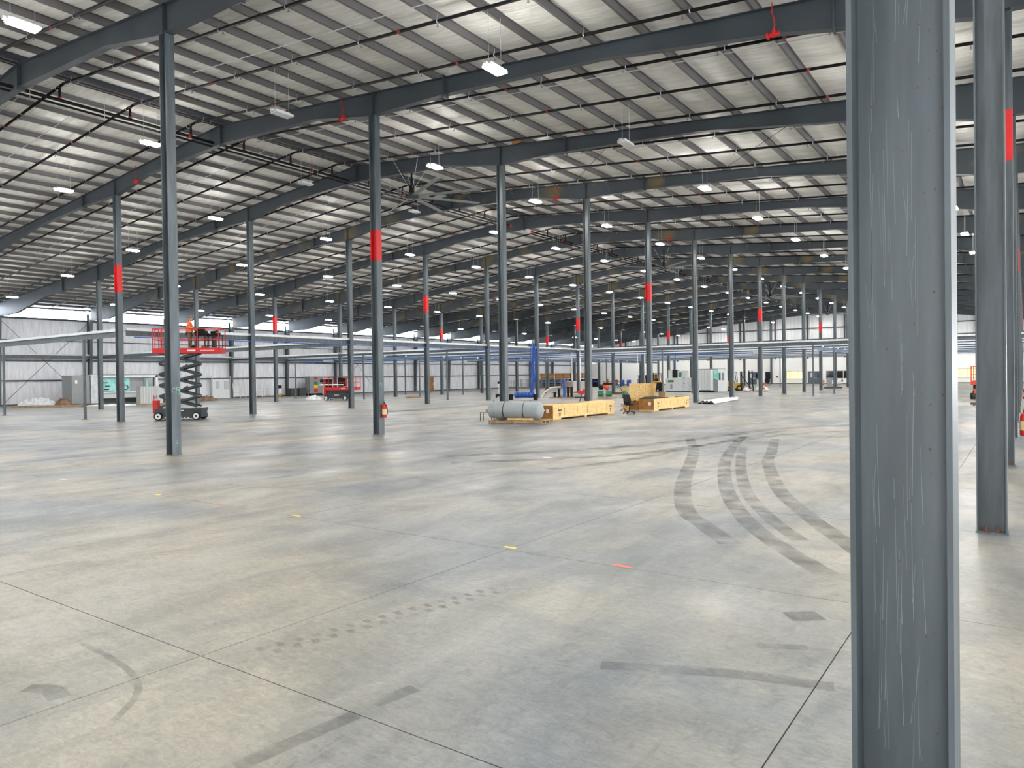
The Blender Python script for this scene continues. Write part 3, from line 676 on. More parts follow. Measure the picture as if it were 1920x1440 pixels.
# ================================================================== PLACED OBJECTS
def wheel(mb_t, mb_h, x, y, r, w, s):
    mb_t.cyl((x, y-w/2, r), (x, y+w/2, r), r, 18); mb_h.cyl((x, y+s*(w/2-.01), r), (x, y+s*(w/2+.012), r), r*.68, 16)
def scissor_lift(label, loc, rz, H, paint='red', ext=.9, levels=5, L=2.3):
    c = thing('scissor_lift', label, 'lift', loc, rz)
    hl = L/2; W_ = .58
    ch = MB(); ch.box(-hl, hl, -W_+.08, W_-.08, .14, .6); ch.box(-hl+.1, hl-.35, -W_+.02, W_-.02, .1, .34); ch.box(hl-.05, hl+.02, -W_, W_, .45, .62)
    ch = ch.build('chassis', 'darkgrey', c)
    st = MB()
    for i in range(9):
        for s in (-1, 1): st.box(-hl+.35+i*.16, -hl+.42+i*.16, min(s*(W_-.02), s*(W_-.012)), max(s*(W_-.02), s*(W_-.012)), .12, .16)
    st.box(-.15, .3, -W_+.01, -W_+.079, .47, .52); st.build('white_dashes', 'white', ch)
    for x in (-hl+.22, hl-.22):
        for s in (-1, 1):
            t = MB(); h = MB(); wheel(t, h, x, s*(W_-.02), .21, .16, s)
            w = t.build('wheel', 'rubber', c); h.build('hub', 'white', w); MB().cyl((x, s*(W_+.05), .21), (x, s*(W_+.09), .21), .05, 8).build('hub_cap', 'black', w)
    z0 = .66; z1 = H-.12; dz = (z1-z0)/levels
    for i in range(levels):
        a, b = z0+i*dz, z0+(i+1)*dz
        xr = .9
        for s in (-1, 1):
            for d in (-1, 1):
                y = s*(.42+.035*d)
                arm = MB().bar((-d*xr, y, a+.03), (d*xr, y, b-.03), .04, .1).build('scissor_arm', 'darkgrey', c)
        pv = MB()
        for x in (-xr, xr): pv.cyl((x, -.48, b), (x, .48, b), .035, 8)
        pv.cyl((0, -.48, (a+b)/2), (0, .48, (a+b)/2), .035, 8)
        if i % 2: pv.bar((-.5, 0, a+.02), (.35, 0, b-.05), .07, .07)
        pv.build('cross_pins', 'darkgrey', c)
    p = MB().box(-hl, hl, -W_, W_, H-.12, H).build('platform', 'darkgrey', c)
    x1 = hl+ext
    MB().box(hl*.2, x1, -W_+.04, W_-.04, H-.04, H+.02).build('platform_extension', 'darkgrey', c)
    tb = MB()
    for s in (-1, 1): tb.box(-hl, x1-.0, min(s*W_, s*(W_+.03)), max(s*W_, s*(W_+.03)), H-.16, H+.12)
    tb.box(-hl-.03, -hl, -W_, W_, H-.16, H+.12); tb.box(x1, x1+.03, -W_, W_, H-.16, H+.12); tb.build('toe_board', paint, c)
    wl = MB()
    for i in range(7): wl.box(hl+.05+i*.1, hl+.11+i*.1, -W_-.036, -W_-.03, H-.04, H+.0)
    wl.box(hl-.6, hl-.2, -W_-.036, -W_-.03, H-.06, H+.02); wl.build('white_dashes', 'white', c)
    r = MB()
    for s in (-1, 1):
        y = s*(W_+.01)
        for z in (H+.55, H+1.1): r.bar((-hl, y, z), (x1, y, z), .04)
        for x in (-hl, -hl+.45, hl-.1, x1): r.bar((x, y, H), (x, y, H+1.1), .04)
    for x in (-hl, x1):
        for z in (H+.55, H+1.1): r.bar((x, -W_, z), (x, W_, z), .04)
    for y in (-.25, .25): r.bar((-hl, y, H), (-hl, y, H+1.1), .035)
    r.build('guard_rail', paint, c)
    b = MB(); b.box(-hl-.1, -hl+.12, -.45, -.05, .4, 1.02); b.box(-hl-.12, -hl+.1, .02, .4, .4, .7); b = b.build('control_cabinet', paint, c)
    lad = MB()
    for z in (.35, .62, .9, 1.18): lad.bar((-hl-.12, -.2, z), (-hl-.12, .2, z), .03)
    lad.bar((-hl-.12, -.2, .2), (-hl-.12, -.2, 1.3), .03); lad.bar((-hl-.12, .2, .2), (-hl-.12, .2, 1.3), .03); lad.build('ladder', paint, c)
    return c
LA = .72
L1 = (-35.75, 20.75, 0)
lift = scissor_lift('red and grey scissor lift raised high behind the C19 column with a worker on it', L1, LA, 3.58, ext=.95)
RL = Matrix.Translation(L1) @ Matrix.Rotation(LA, 4, 'Z')
def onlift(x, y, z): return tuple(RL @ Vector((x, y, z)))
# ---- worker (skin-modifier body, clothes as children); local +x is the facing direction
def skinned(name, m, pts, edges, parent, sub=2, root=0):
    me = bpy.data.meshes.new(name); me.from_pydata([p[:3] for p in pts], edges, []); me.update()
    o = link(name, me, parent); me.materials.append(M[m])
    md = o.modifiers.new('skin', 'SKIN'); md.use_smooth_shade = True
    for i, p in enumerate(pts):
        sv = me.skin_vertices[0].data[i]; r = p[3]; sv.radius = (r, r) if not isinstance(r, tuple) else r; sv.use_root = (i == root)
    ss = o.modifiers.new('sub', 'SUBSURF'); ss.levels = ss.render_levels = sub
    return o
P = thing('person', 'person in an orange T-shirt, brown trousers and cap working on the raised lift', 'person', onlift(.5, -.05, 3.585), LA+.1)
body = [(0, 0, .93, (.15, .12)), (0, 0, 1.15, (.15, .13)), (0.01, 0, 1.38, (.15, .12)), (.02, 0, 1.49, .06), (.04, 0, 1.56, .055), (.05, 0, 1.64, .09), (.05, 0, 1.72, .075),
        (0, .19, 1.42, .065), (.06, .23, 1.17, .05), (.30, .19, 1.10, .038), (.36, .18, 1.09, .03), (0, -.19, 1.42, .065), (.06, -.23, 1.17, .05), (.30, -.19, 1.12, .038), (.36, -.18, 1.12, .03),
        (0, .1, .86, .1), (.02, .11, .48, .065), (-.02, .11, .09, .045), (.12, .12, .035, .04), (0, -.1, .86, .1), (.03, -.12, .48, .065), (0, -.12, .09, .045), (.14, -.13, .035, .04)]
skinned('body', 'skin', body, [(0, 1), (1, 2), (2, 3), (3, 4), (4, 5), (5, 6), (2, 7), (7, 8), (8, 9), (9, 10), (2, 11), (11, 12), (12, 13), (13, 14), (0, 15), (15, 16), (16, 17), (17, 18), (0, 19), (19, 20), (20, 21), (21, 22)], P)
skinned('shirt', 'shirt', [(0, 0, .86, (.19, .185)), (0, 0, 1.12, (.20, .195)), (0.01, 0, 1.38, (.18, .17)), (.01, 0, 1.46, (.09, .09)), (0, .19, 1.42, .085), (.04, .225, 1.25, .075), (0, -.19, 1.42, .085), (.04, -.225, 1.25, .075)], [(0, 1), (1, 2), (2, 3), (2, 4), (4, 5), (2, 6), (6, 7)], P)
skinned('trousers', 'trouser', [(0, 0, .93, (.165, .135)), (0, .1, .84, .115), (.02, .11, .48, .085), (-.02, .11, .12, .07), (0, -.1, .84, .115), (.03, -.12, .48, .085), (0, -.12, .12, .07)], [(0, 1), (1, 2), (2, 3), (0, 4), (4, 5), (5, 6)], P)
for s in (-1, 1):
    skinned('boot', 'black', [(-.05, s*.12, .05, .05), (.06, s*.12, .04, .05), (.16, s*.125, .035, .04)], [(0, 1), (1, 2)], P, 1)
    h = MB().lathe([(.012, -.045), (.035, -.03), (.04, 0), (.03, .035), (.012, .045)], 8, Matrix.Translation((.40, s*.18, 1.11)) @ Matrix.Rotation(PI/2, 4, 'Y')).build('hand', 'skin', P, True)
    for i in range(4):
        MB().tube([(.43, s*.18+(i-1.5)*.02, 1.12), (.47, s*.18+(i-1.5)*.021, 1.12), (.49, s*.18+(i-1.5)*.021, 1.10-.004*i), (.48, s*.18+(i-1.5)*.02, 1.08)], .0085, 6).build('finger', 'skin', h)
    MB().tube([(.40, s*.145, 1.11), (.43, s*.125, 1.10), (.455, s*.13, 1.09)], .0095, 6).build('thumb', 'skin', h)
hd_ = MB().lathe([(.02, -.125), (.06, -.10), (.078, -.04), (.085, .02), (.082, .07), (.055, .115), (.02, .125)], 14, Matrix.Translation((.055, 0, 1.64)) @ Matrix.Diagonal((1.12, .92, 1, 1))).build('head', 'skin', P, True)
MB().lathe([(.004, 0), (.014, -.035), (.016, -.05), (.004, -.055)], 6, Matrix.Translation((.155, 0, 1.66))).build('nose', 'skin', hd_)
MB().box(.146, .15, -.025, .025, 1.575, 1.583).build('mouth', 'brass', hd_)
for s in (-1, 1):
    MB().lathe([(.002, -.006), (.008, 0), (.002, .006)], 6, Matrix.Translation((.138, s*.03, 1.665))).build('eye', 'black', hd_)
    MB().lathe([(.004, -.025), (.014, 0), (.004, .025)], 6, Matrix.Translation((.05, s*.083, 1.645))).build('ear', 'skin', hd_)
cap = MB().lathe([(.092, 0), (.093, .035), (.075, .085), (.03, .108), (.005, .11)], 14, Matrix.Translation((.05, 0, 1.675)) @ Matrix.Diagonal((1.12, .98, 1, 1))); cap.box(.12, .22, -.06, .06, 1.685, 1.695)
cap.build('cap', 'hair', P, True)
# things on the lift platform
g = thing('pipe_threader', 'black machine with handle in front of the worker on the lift', 'machine', onlift(1.2, -.25, 3.6), LA)
m = MB(); m.box(-.32, .22, -.2, .2, .72, .98); m.box(-.2, .1, -.14, .14, .98, 1.1); m.cyl((-.3, 0, .85), (-.42, 0, .9), .04, 8); m.build('motor', 'black', g)
m = MB()
for x in (-.25, .18):
    for y in (-.17, .17): m.bar((x, y, 0), (x, y, .74), .025)
m.build('stand', 'black', g)
g = thing('work_table', 'black table heaped with fittings on the right end of the raised lift', 'table', onlift(1.68, .1, 3.605), LA)
m = MB(); m.box(-.42, .4, -.35, .35, .72, .78); m.build('table_top', 'black', g)
for x in (-.36, .34):
    for y in (-.3, .3): MB().bar((x, y, 0), (x, y, .72), .035).build('leg', 'black', g)
m = MB(); m.cyl((-.05, 0, .78), (-.05, 0, .98), .12, 8); m.cyl((-.2, .1, .9), (.2, -.1, .98), .05, 8); m.box(.1, .3, -.1, .12, .78, .9); m.cyl((-.3, 0, .78), (-.3, 0, .88), .07, 8); m.build('chuck', 'black', g)
MB().cyl((0, 0, 0), (0, 0, .7), .13, 10).build('pedestal', 'darkgrey', g)
for i, (x, y, lab) in enumerate(((.5, .38, 'dark round bag at the feet of the worker on the lift'), (1.1, .42, 'tan canvas bag on the lift deck between worker and table'))):
    MB().lathe([(.05, 0), (.17, .03), (.2, .12), (.14, .24), (.04, .28)], 10).build('tool_bag', 'black' if i == 0 else 'card', None, True, label=lab, cat='bag', loc=onlift(x, y, 3.605))
lift2 = scissor_lift('red and black scissor lift stowed low near the left wall, loaded with pipes', (-52.9, 46.3, 0), .45, 1.12, ext=.85, levels=5)
R2 = Matrix.Translation((-52.9, 46.3, 0)) @ Matrix.Rotation(.45, 4, 'Z')
on2 = lambda x, y, z: tuple(R2 @ Vector((x, y, z)))
m = MB()
for i in range(5): m.cyl((-1.7+.1*i, -.3+.13*i, 1.45+.02*(i % 2)), (.7, -.3+.13*i, 1.45+.02*(i % 2)), .06, 8)
o = m.build('pipe_bundle', 'white', None, label='white pipes bundled on the stowed red lift', cat='pipe'); o.matrix_world = R2
m = MB(); m.cyl((-1.75, 0, 1.85), (-.6, 0, 1.85), .16, 10); m.cyl((-1.6, .1, 1.5), (-1.3, .1, 1.5), .12, 8); m.box(.1, .75, -.3, .3, 1.3, 2.1); m.box(-1.3, -.6, -.05, .05, 1.14, 1.7); o = m.build('tool_cart', 'black', None, label='black machine and roll loaded on the stowed red lift', cat='machine'); o.matrix_world = R2
scissor_lift('orange scissor lift glimpsed between the two big columns on the right', (-2.45, 60.5, 0), 1.55, 1.15, 'orange', .2)

# ---- fire extinguishers on columns
def extinguisher(x, y, z, label):
    c = thing('fire_extinguisher', label, 'extinguisher', (x, y, z), 0, 'fire extinguishers on columns')
    MB().lathe([(.03, 0), (.08, .01), (.085, .04), (.085, .4), (.06, .46), (.025, .49)], 14).build('cylinder', 'red', c, True)
    m = MB(); m.cyl((0, 0, .48), (0, 0, .53), .025, 8); m.bar((-.02, 0, .54), (.1, 0, .57), .025, .02); m.bar((-.02, 0, .58), (.08, 0, .62), .02, .01); m.build('handle', 'black', c)
    MB().tube([(.03, 0, .5), (.1, .03, .42), (.11, .04, .2), (.1, .04, .12)], .012, 6).build('hose', 'black', c)
    MB().lathe([(.0865, .12), (.0868, .13), (.0868, .3), (.0865, .31)], 14).build('paper_label', 'label', c, label='cream paper label')
    MB().bar((-.1, 0, .3), (-.08, 0, .45), .05, .01).build('bracket', 'galv', c)
extinguisher(XC+.26, YK(1)+.03, .6, 'red fire extinguisher with yellow tag on the C18 column')
extinguisher(XD+.33, YK(1)+.05, .62, 'large-looking red fire extinguisher at the right photo edge')
extinguisher(XD+.33, YK(4)+.05, .62, 'small red fire extinguisher above it at the right photo edge')
extinguisher(XC+.26, YK(7)+.03, .6, 'tiny red fire extinguisher on the column right of the yellow forklift')
extinguisher(XC+.26, YK(10)+.03, .6, 'tiny red fire extinguisher left of the grey pump skid')

# ---- tank on its pallet
tz = .16; ta = .2
c = thing('storage_tank', 'grey steel pressure tank lying strapped on a wooden pallet', 'tank', (-17.72, 25.55, .155), ta)
R_ = .39; pr = []
for i in range(9):
    a = PI/2*i/8; pr.append((max(.01, R_*math.sin(a)), -.98-.22*math.cos(a)))
for i in range(9):
    a = PI/2*i/8; pr.append((max(.01, R_*math.cos(a)), .86+.22*math.sin(a)))
rm = Matrix.Translation((0, 0, R_)) @ Matrix.Rotation(PI/2, 4, 'Y')
MB().lathe(pr, 36, rm).build('shell', 'tank', c, True)
sk = MB(); n_ = 28
for i in range(n_):
    a, b = 2*PI*i/n_, 2*PI*(i+1)/n_
    sk.add([(-1.34, .32*math.cos(a), R_+.32*math.sin(a)), (-1.34, .32*math.cos(b), R_+.32*math.sin(b)), (-1.04, .345*math.cos(b), R_+.345*math.sin(b)), (-1.04, .345*math.cos(a), R_+.345*math.sin(a))], [(0, 1, 2, 3)])
o = sk.build('base_skirt', 'tank', c); md = o.modifiers.new('s', 'SOLIDIFY'); md.thickness = .012
for x in (-.62, .3):
    st = MB(); rr = R_+.006; n_ = 30
    for i in range(n_):
        a, b = 2*PI*i/n_, 2*PI*(i+1)/n_; st.add([(x-.016, rr*math.cos(a), R_+rr*math.sin(a)), (x+.016, rr*math.cos(a), R_+rr*math.sin(a)), (x+.016, rr*math.cos(b), R_+rr*math.sin(b)), (x-.016, rr*math.cos(b), R_+rr*math.sin(b))], [(0, 1, 2, 3)])
    st.bar((x, -.41, .4), (x, -.47, -.2), .03, .004); st.build('strap', 'black', c)
MB().cyl((1.06, 0, R_), (1.14, 0, R_), .035, 10).build('outlet', 'galv', c); MB().cyl((.55, 0, R_*2-.01), (.55, 0, R_*2+.05), .05, 10).build('fitting', 'tank', c)
MB().add([(-1.3, .0, .75), (-1.15, .0, .78), (-1.22, .0, .9)], [(0, 1, 2)]).build('lifting_lug', 'tank', c)
def pallet(loc, rz, L_, W_, lab, top=True, m='pallet', n=5):
    c = thing('pallet', lab, 'pallet', loc, rz, None)
    for y in (-W_/2+.05, 0, W_/2-.05): MB().box(-L_/2, L_/2, y-.045, y+.045, .02, .12).build('stringer', m, c)
    if top:
        bm_ = MB().box(-.06, .06, -W_/2, W_/2, .12, .14).mesh('deck_board', m)
        for i in range(n): link('deck_board', bm_, c, loc=(-L_/2+.06+(L_-.12)*i/(n-1), 0, 0))
    bb = MB().box(-.06, .06, -W_/2, W_/2, 0, .02).mesh('bottom_board', m)
    for i in range(3): link('bottom_board', bb, c, loc=(-L_/2+.06+(L_-.12)*i/2, 0, 0))
    return c
pc = pallet((-17.72, 25.5, 0), ta, 2.45, .95, 'brown wooden pallet under the grey tank', n=7)
for s in (-1, 1): MB().bar((-.4, s*.28, .19), (.75, s*.28, .19), .09, .08).build('chock', 'wood2', pc)
# small low table with box left of the tank
c = thing('low_stand', 'small low metal stand beside the tank skirt', 'stand', (-20.1, 26.4, 0), .3)
MB().box(-.3, .3, -.2, .2, .36, .39).build('stand_top', 'cabm', c)
for x in (-.27, .27):
    for y in (-.17, .17): MB().bar((x, y, 0), (x, y, .36), .03).build('leg', 'black', c)
MB().box(-.12, .15, -.1, .1, .391, .52).build('small_box', 'cabm', None, label='small grey box on the low stand beside the tank', cat='box', loc=(-20.0, 26.4, 0))

# ---- crates
def crate(loc, rz, L_, W_, H_, lab, opened, nb):
    """length along local y, near end at y=0, camera-side long face at x=+W/2"""
    c = thing('wooden_crate', lab, 'crate', loc, rz)
    f = .08
    MB().box(W_/2-.02, W_/2-.005, 0, L_, f, H_).build('side_panel', 'wood', c); MB().box(-W_/2+.005, -W_/2+.02, 0, L_, f, H_).build('side_panel', 'wood', c)
    MB().box(-W_/2, W_/2-.02, 0, .015, f, H_).build('end_panel', 'woodend', c); MB().box(-W_/2, W_/2-.02, L_-.015, L_, f, H_).build('end_panel', 'woodend', c)  # ends darker than the sides: their shade is put into the colour
    MB().box(-W_/2, W_/2, 0, L_, f, f+.03).build('bottom', 'wood2', c)
    for z in (f, H_-.11):
        MB().box(W_/2-.005, W_/2+.02, 0, L_, z, z+.11).build('rail', 'wood2', c); MB().box(-W_/2, W_/2, -.025, 0, z, z+.1).build('end_rail', 'woodend', c)
    for y in [0] + [L_*q for q in nb] + [L_-.11]:
        MB().box(W_/2-.005, W_/2+.019, y, y+.11, f+.11, H_-.11).build('batten', 'wood2', c)
    for x in (-W_/2, W_/2-.12): MB().box(x, x+.12, -.025, 0, f+.1, H_-.1).build('end_batten', 'woodend', c)
    for y in (0, L_/2-.1, L_-.7 if L_ > 3 else L_-.3):
        w_ = .7 if (y == 0 or y > L_*.6) else .2
        MB().box(-W_/2, W_/2+.015, y, y+w_, 0, f).build('foot', 'wood2', c)
    m = MB()      # stencilled handling marks (arrows and umbrella-like blobs)
    for y in (.45, L_-.55):
        xx = W_/2+.0215
        for q in (0, .1, .2):
            m.add([(xx, y+q, H_-.2), (xx, y+q+.07, H_-.2), (xx, y+q+.07, H_-.25), (xx, y+q, H_-.25)], [(0, 1, 2, 3)]); m.add([(xx, y+q+.02, H_-.25), (xx, y+q+.05, H_-.25), (xx, y+q+.05, H_-.3), (xx, y+q+.02, H_-.3)], [(0, 1, 2, 3)])
        m.add([(xx, y+.06, H_-.36), (xx, y+.22, H_-.36), (xx, y+.18, H_-.43), (xx, y+.1, H_-.43)], [(0, 1, 2, 3)]); m.add([(xx, y+.09, H_-.45), (xx, y+.13, H_-.45), (xx, y+.2, H_-.5), (xx, y+.08, H_-.5)], [(0, 1, 2, 3)])
    m.build('stencil_marks', 'black', c, label='black stencilled handling marks')
    MB().box(.12, .28, -.028, -.026, H_*.5, H_*.5+.16).build('paper_label', 'white', c)
    if not opened: 
        MB().box(-W_/2-.01, W_/2+.02, -.02, L_+.02, H_, H_+.02).build('lid', 'wood', c)
        MB().bar((-.1, .9, H_+.03), (.1, 3.6, H_+.03), .12, .02).build('loose_board', 'woodend', c)
    else:
        MB().box(-W_/2+.03, W_/2-.03, .02, L_-.02, H_-.12, H_-.1).build('contents', 'black', c)
    return c
crate((-17.88, 27.75, 0), 0.01, 6.05, .93, .66, 'long pale plywood crate just right of the tank', False, (.17, .37, .53, .68, .86))
crate((-16.95, 36.65, 0), .04, 5.6, .86, .66, 'open pale crate right of the office chair', True, (.2, .45, .66, .86))
m = MB(); m.add([(-.5, 0, .67), (.4, -.05, .675), (.42, 2.2, .68), (-.45, 2.3, .7), (-.3, .4, .78), (.1, .8, .80)], [(0, 1, 4), (1, 5, 4), (1, 2, 5), (2, 3, 5), (3, 4, 5), (3, 0, 4)])
o = m.build('black_sheet', 'black', None, label='crumpled black plastic sheet on the open crate', cat='sheet', loc=(-16.95, 36.7, 0)); md = o.modifiers.new('s', 'SOLIDIFY'); md.thickness = .01
# OSB crate lid standing behind
c = thing('board_panel', 'strand-board panel with a folded wing standing upright behind the open crate', 'board', (-18.75, 37.85, .5), .62)
MB().box(.2, 1.5, 0, .03, 0, 1.0).build('panel', 'osb', c); MB().add([(1.5, 0, 0), (1.52, -.5, .35), (1.62, -.55, 1.0), (1.5, 0, 1.0), (1.52, 0, 0), (1.54, -.5, .35), (1.64, -.55, 1.0), (1.52, 0, 1.0)], [(0, 1, 2, 3), (4, 5, 6, 7), (0, 1, 5, 4), (1, 2, 6, 5), (2, 3, 7, 6), (3, 0, 4, 7)]).build('wing', 'wood', c)
MB().box(.17, .24, -.03, .04, 0, 1.02).build('batten', 'wood2', c); MB().box(.78, .84, -.03, 0, 0, 1.0).build('batten', 'osb', c); MB().box(.2, 1.5, -.03, 0, .96, 1.0).build('batten', 'wood2', c)
c = thing('pallet_stack', 'stack of brown pallets under the strand-board panel', 'pallet', (-18.75, 37.9, 0), .62)
for i in range(3):
    for y in (0, .3, .6): MB().box(.05, 1.45, y, y+.08, .165*i+.02, .165*i+.14).build('stringer', 'woodend', c)
    MB().box(.05, 1.45, 0, .68, .165*i+.14, .165*i+.165).build('deck', 'woodend', c)
# rubbish by the open crate
rg = random.Random(11)
for i, (x, y, a, m_, lab) in enumerate(((-17.85, 36.1, 1.9, 'woodend', 'brown board scrap lying nearest the office chair'), (-18.2, 36.6, 2.2, 'brownpaper', 'crumpled brown strip beside the pallet stack'), (-18.0, 36.5, 2.6, 'card', 'tan cardboard strip leaning by the open crate end'), (-18.6, 36.9, 1.4, 'woodend', 'brown slat behind the office chair'))):
    MB().bar((0, 0, .01), (.6*math.cos(a), .6*math.sin(a), .35), .12, .02).build('scrap_board', m_, None, label=lab, cat='scrap', loc=(x, y, 0))

# ---- office chair
c = thing('office_chair', 'black mesh office chair on castors between the two crates', 'chair', (-16.62, 33.9, 0), -.55)
for i in range(5):
    a = 2*PI*i/5+.3; e = (.31*math.cos(a), .31*math.sin(a))
    l = MB().bar((0, 0, .13), (e[0], e[1], .09), .05, .035).build('leg', 'black', c); MB().cyl((e[0]-.02, e[1], .032), (e[0]+.02, e[1], .032), .032, 10).build('castor', 'black', l)
MB().cyl((0, 0, .1), (0, 0, .44), .03, 8).build('gas_lift', 'black', c)
MB().lathe([(.02, 0), (.24, .0), (.27, .03), (.26, .07), (.2, .09), (.02, .09)], 14, Matrix.Translation((0, 0, .44)) @ Matrix.Diagonal((1, .95, 1, 1))).build('seat', 'black', c, True)
bk = MB(); n_ = 7
for i in range(n_):
    for j in range(5):
        z = .52+.46*i/(n_-1); w = .22*(1-.25*abs(i/(n_-1)-.4)); y = (j-2)/2*w; x = -.24-.10*math.sin(PI*i/(n_-1)*.9)*-.3-.12*(i/(n_-1))**1.5 + .05*abs(j-2)/2; bk.v.append((x, y, z))
bk.f = [(i*5+j, i*5+j+1, i*5+j+6, i*5+j+5) for i in range(n_-1) for j in range(4)]
o = bk.build('backrest', 'black', c, True); md = o.modifiers.new('s', 'SOLIDIFY'); md.thickness = .03
for s in (-1, 1): MB().tube([(-.1, s*.26, .47), (-.05, s*.29, .6), (.02, s*.29, .66), (.16, s*.29, .66)], .018, 6).build('armrest', 'black', c)

# ---- bundle of white sheeting on the floor
c = thing('panel_bundle', 'long bundle of white folded metal sheets on the floor beside a column', 'bundle', (-17.25, 46.6, 0), .13)
for i in range(3):
    MB().add([(-.55+.3*i, -.2*i, .05), (-.2+.3*i, -.2*i, .24), (.05+.3*i, -.2*i, .04), (-.45+.3*i, 8.5, .05), (-.2+.3*i, 8.5, .2), (-.0+.3*i, 8.5, .04)], [(0, 1, 4, 3), (1, 2, 5, 4)]).build('sheet', 'white', c)
MB().box(-.6, .6, 8.0, 8.25, 0, .1).build('skid', 'pallet', c); MB().box(-.6, .3, .1, .3, 0, .05).build('skid', 'black', c)

# ---- blue cable reels, cables, spools
c = thing('cable_reel_stand', 'long black stand with five reels of bright blue cable', 'cable reel', (-35.6, 50.5, 0), .22)
MB().cyl((-.3, 0, .42), (2.1, 0, .42), .025, 8).build('axle', 'black', c)
for i in range(5):
    r_ = MB().cyl((.12+.34*i, 0, .42), (.42+.34*i, 0, .42), .22, 14).build('reel', 'blue', c); MB().cyl((.42+.34*i, 0, .42), (.44+.34*i, 0, .42), .26, 14).build('flange', 'blue', r_)
for x in (-.25, 2.0): MB().box(x-.07, x+.07, -.3, .3, 0, .5).build('trestle', 'black', c)
c = thing('hanging_cables', 'thick bunch of bright blue cables dropping from the low beam to the reels', 'cable', (-33.95, 51.05, 0))
rg = random.Random(2)
for i in range(9):
    dx, dy = rg.uniform(-.25, .25), rg.uniform(-.2, .2)
    MB().tube([(dx*.5-.0, dy*.5, 4.75), (dx*.9, dy, 3.2), (dx*.6-.05, dy, 1.8), (-.1+dx*.3, -.15+dy*.3, .6)], .035 if i < 6 else .02, 6).build('cable', 'blue', c)
for x in (.55, .75): MB().tube([(x-.1, 0, 4.7), (x-.2, 0, 3.4), (.15, 0, 2.7)], .02, 5).build('cable', 'blue', c)
c = thing('wire_spools', 'pallet crowded with black spools and one tall blue spool behind the crate', 'spools', (-33.6, 55.3, 0), .5)
MB().box(-1.3, 1.0, -.5, .5, .0, .1).build('skid', 'pallet', c)
for i, (x, h, m_) in enumerate(((-.75, .5, 'black'), (-.35, .85, 'black'), (.45, .95, 'black'), (.75, .95, 'black'), (.1, 1.0, 'blue'))):
    s_ = MB(); s_.cyl((x, 0, .1), (x, 0, .14), .19, 12); s_.cyl((x, 0, .14), (x, 0, h), .11, 12); s_.cyl((x, 0, h), (x, 0, h+.04), .2, 12); s_.build('spool', m_, c)
s_ = MB(); s_.cyl((.1, .0, 1.04), (.1, 0, 1.45), .1, 12); s_.cyl((.1, 0, 1.45), (.1, 0, 1.5), .24, 12); s_.cyl((.1, 0, 1.5), (.1, 0, 1.68), .16, 12, .1); s_.build('spool', 'blue', c)
MB().tube([(-1.9, -.3, .1), (-1.6, -.3, .6), (-1.1, -.2, .95), (-.5, 0, 1.0), (-.2, 0, 1.0)], .07, 8).build('hose', 'wrap', c, label='pale pink corrugated hose')
c = thing('panel_stack', 'low flat stack of galvanised panels behind the long crate', 'stack', (-33.5, 57.2, 0), .32)
for i in range(5): MB().box(-1.9+.1*i, 1.4, -.6, .6, .1+.06*i, .14+.06*i).build('panel', 'galv', c)
MB().box(-1.9, 1.4, -.5, .5, 0, .1).build('skid', 'black', c)
c = thing('wrapped_pallet', 'pallet of small boxes half covered in pinkish stretch wrap', 'pallet', (-40.9, 70.2, 0), .2)
MB().box(-1.25, 1.25, -.6, .6, 0, .14).build('skid', 'pallet', c)
bx = MB().box(-.13, .13, -.2, .2, 0, .2).mesh('carton', 'brick')
for i in range(9):
    for j in range(5):
        link('carton', bx, c, loc=(-1.1+.275*i, -.4, .15+.235*j))
MB().box(-1.22, 1.22, -.18, .58, .14, 1.32).build('carton_block', 'brick', c)
o = MB().box(-.15, 1.28, -.64, .62, .2, 1.4).build('wrap', 'wrap', c); MB().box(-1.35, 1.3, -.66, .64, 1.34, 1.38).build('top_sheet', 'white', c)
c = thing('pipe_vise_cart', 'red pipe cart with black legs behind the long crate', 'cart', (-27.9, 49.6, 0), .4)
m = MB(); m.box(-.7, .4, -.25, .25, .55, .72); m.bar((-1.0, 0, .7), (.4, 0, .85), .1); m.cyl((-.2, -.3, .8), (-.2, .3, .8), .12, 10); m.cyl((.2, -.3, .85), (.2, .3, .85), .12, 10); m.build('frame', 'red', c)
for x, y in ((-.6, -.2), (-.3, .2), (.3, -.2), (.3, .2)): MB().bar((x*.7, y, .58), (x, y*1.4, 0), .05).build('leg', 'black', c)
m = MB(); m.cyl((0, 0, .9), (.1, 0, 1.15), .12, 8); m.box(-.4, -.1, -.15, .15, .8, .98); m.build('fittings', 'card', c)
# engine / compressor, hand truck, gas bottle, tripod stand
c = thing('engine_set', 'dark green and orange engine on a skid right of the fourth near column', 'machine', (-29.3, 55.8, 0), .5)
MB().box(-1.0, .7, -.4, .4, 0, .12).build('skid', 'pallet', c)
for x in (-.7, .0): MB().cyl((x-.25, 0, .42), (x+.25, 0, .42), .27, 14).build('tank', 'green', c)
MB().lathe([(.05, -.2), (.24, -.15), (.26, .1), (.1, .22)], 12, Matrix.Translation((-.2, 0, .98)) @ Matrix.Rotation(.6, 4, 'Y')).build('housing', 'orange', c, True)
m = MB(); m.cyl((-.85, -.2, .95), (-.5, -.2, .95), .2, 10); m.box(-.5, .3, -.2, .2, 1.2, 1.34); m.build('motor', 'black', c)
m = MB(); m.cyl((-.1, 0, 1.34), (-.1, 0, 1.7), .08, 8); m.bar((-.5, 0, 1.4), (.4, 0, 1.5), .06); m.build('valve', 'brass', c)
c = thing('yellow_pump', 'small yellow and green pump beside the green engine', 'machine', (-28.35, 56.9, 0), .5)
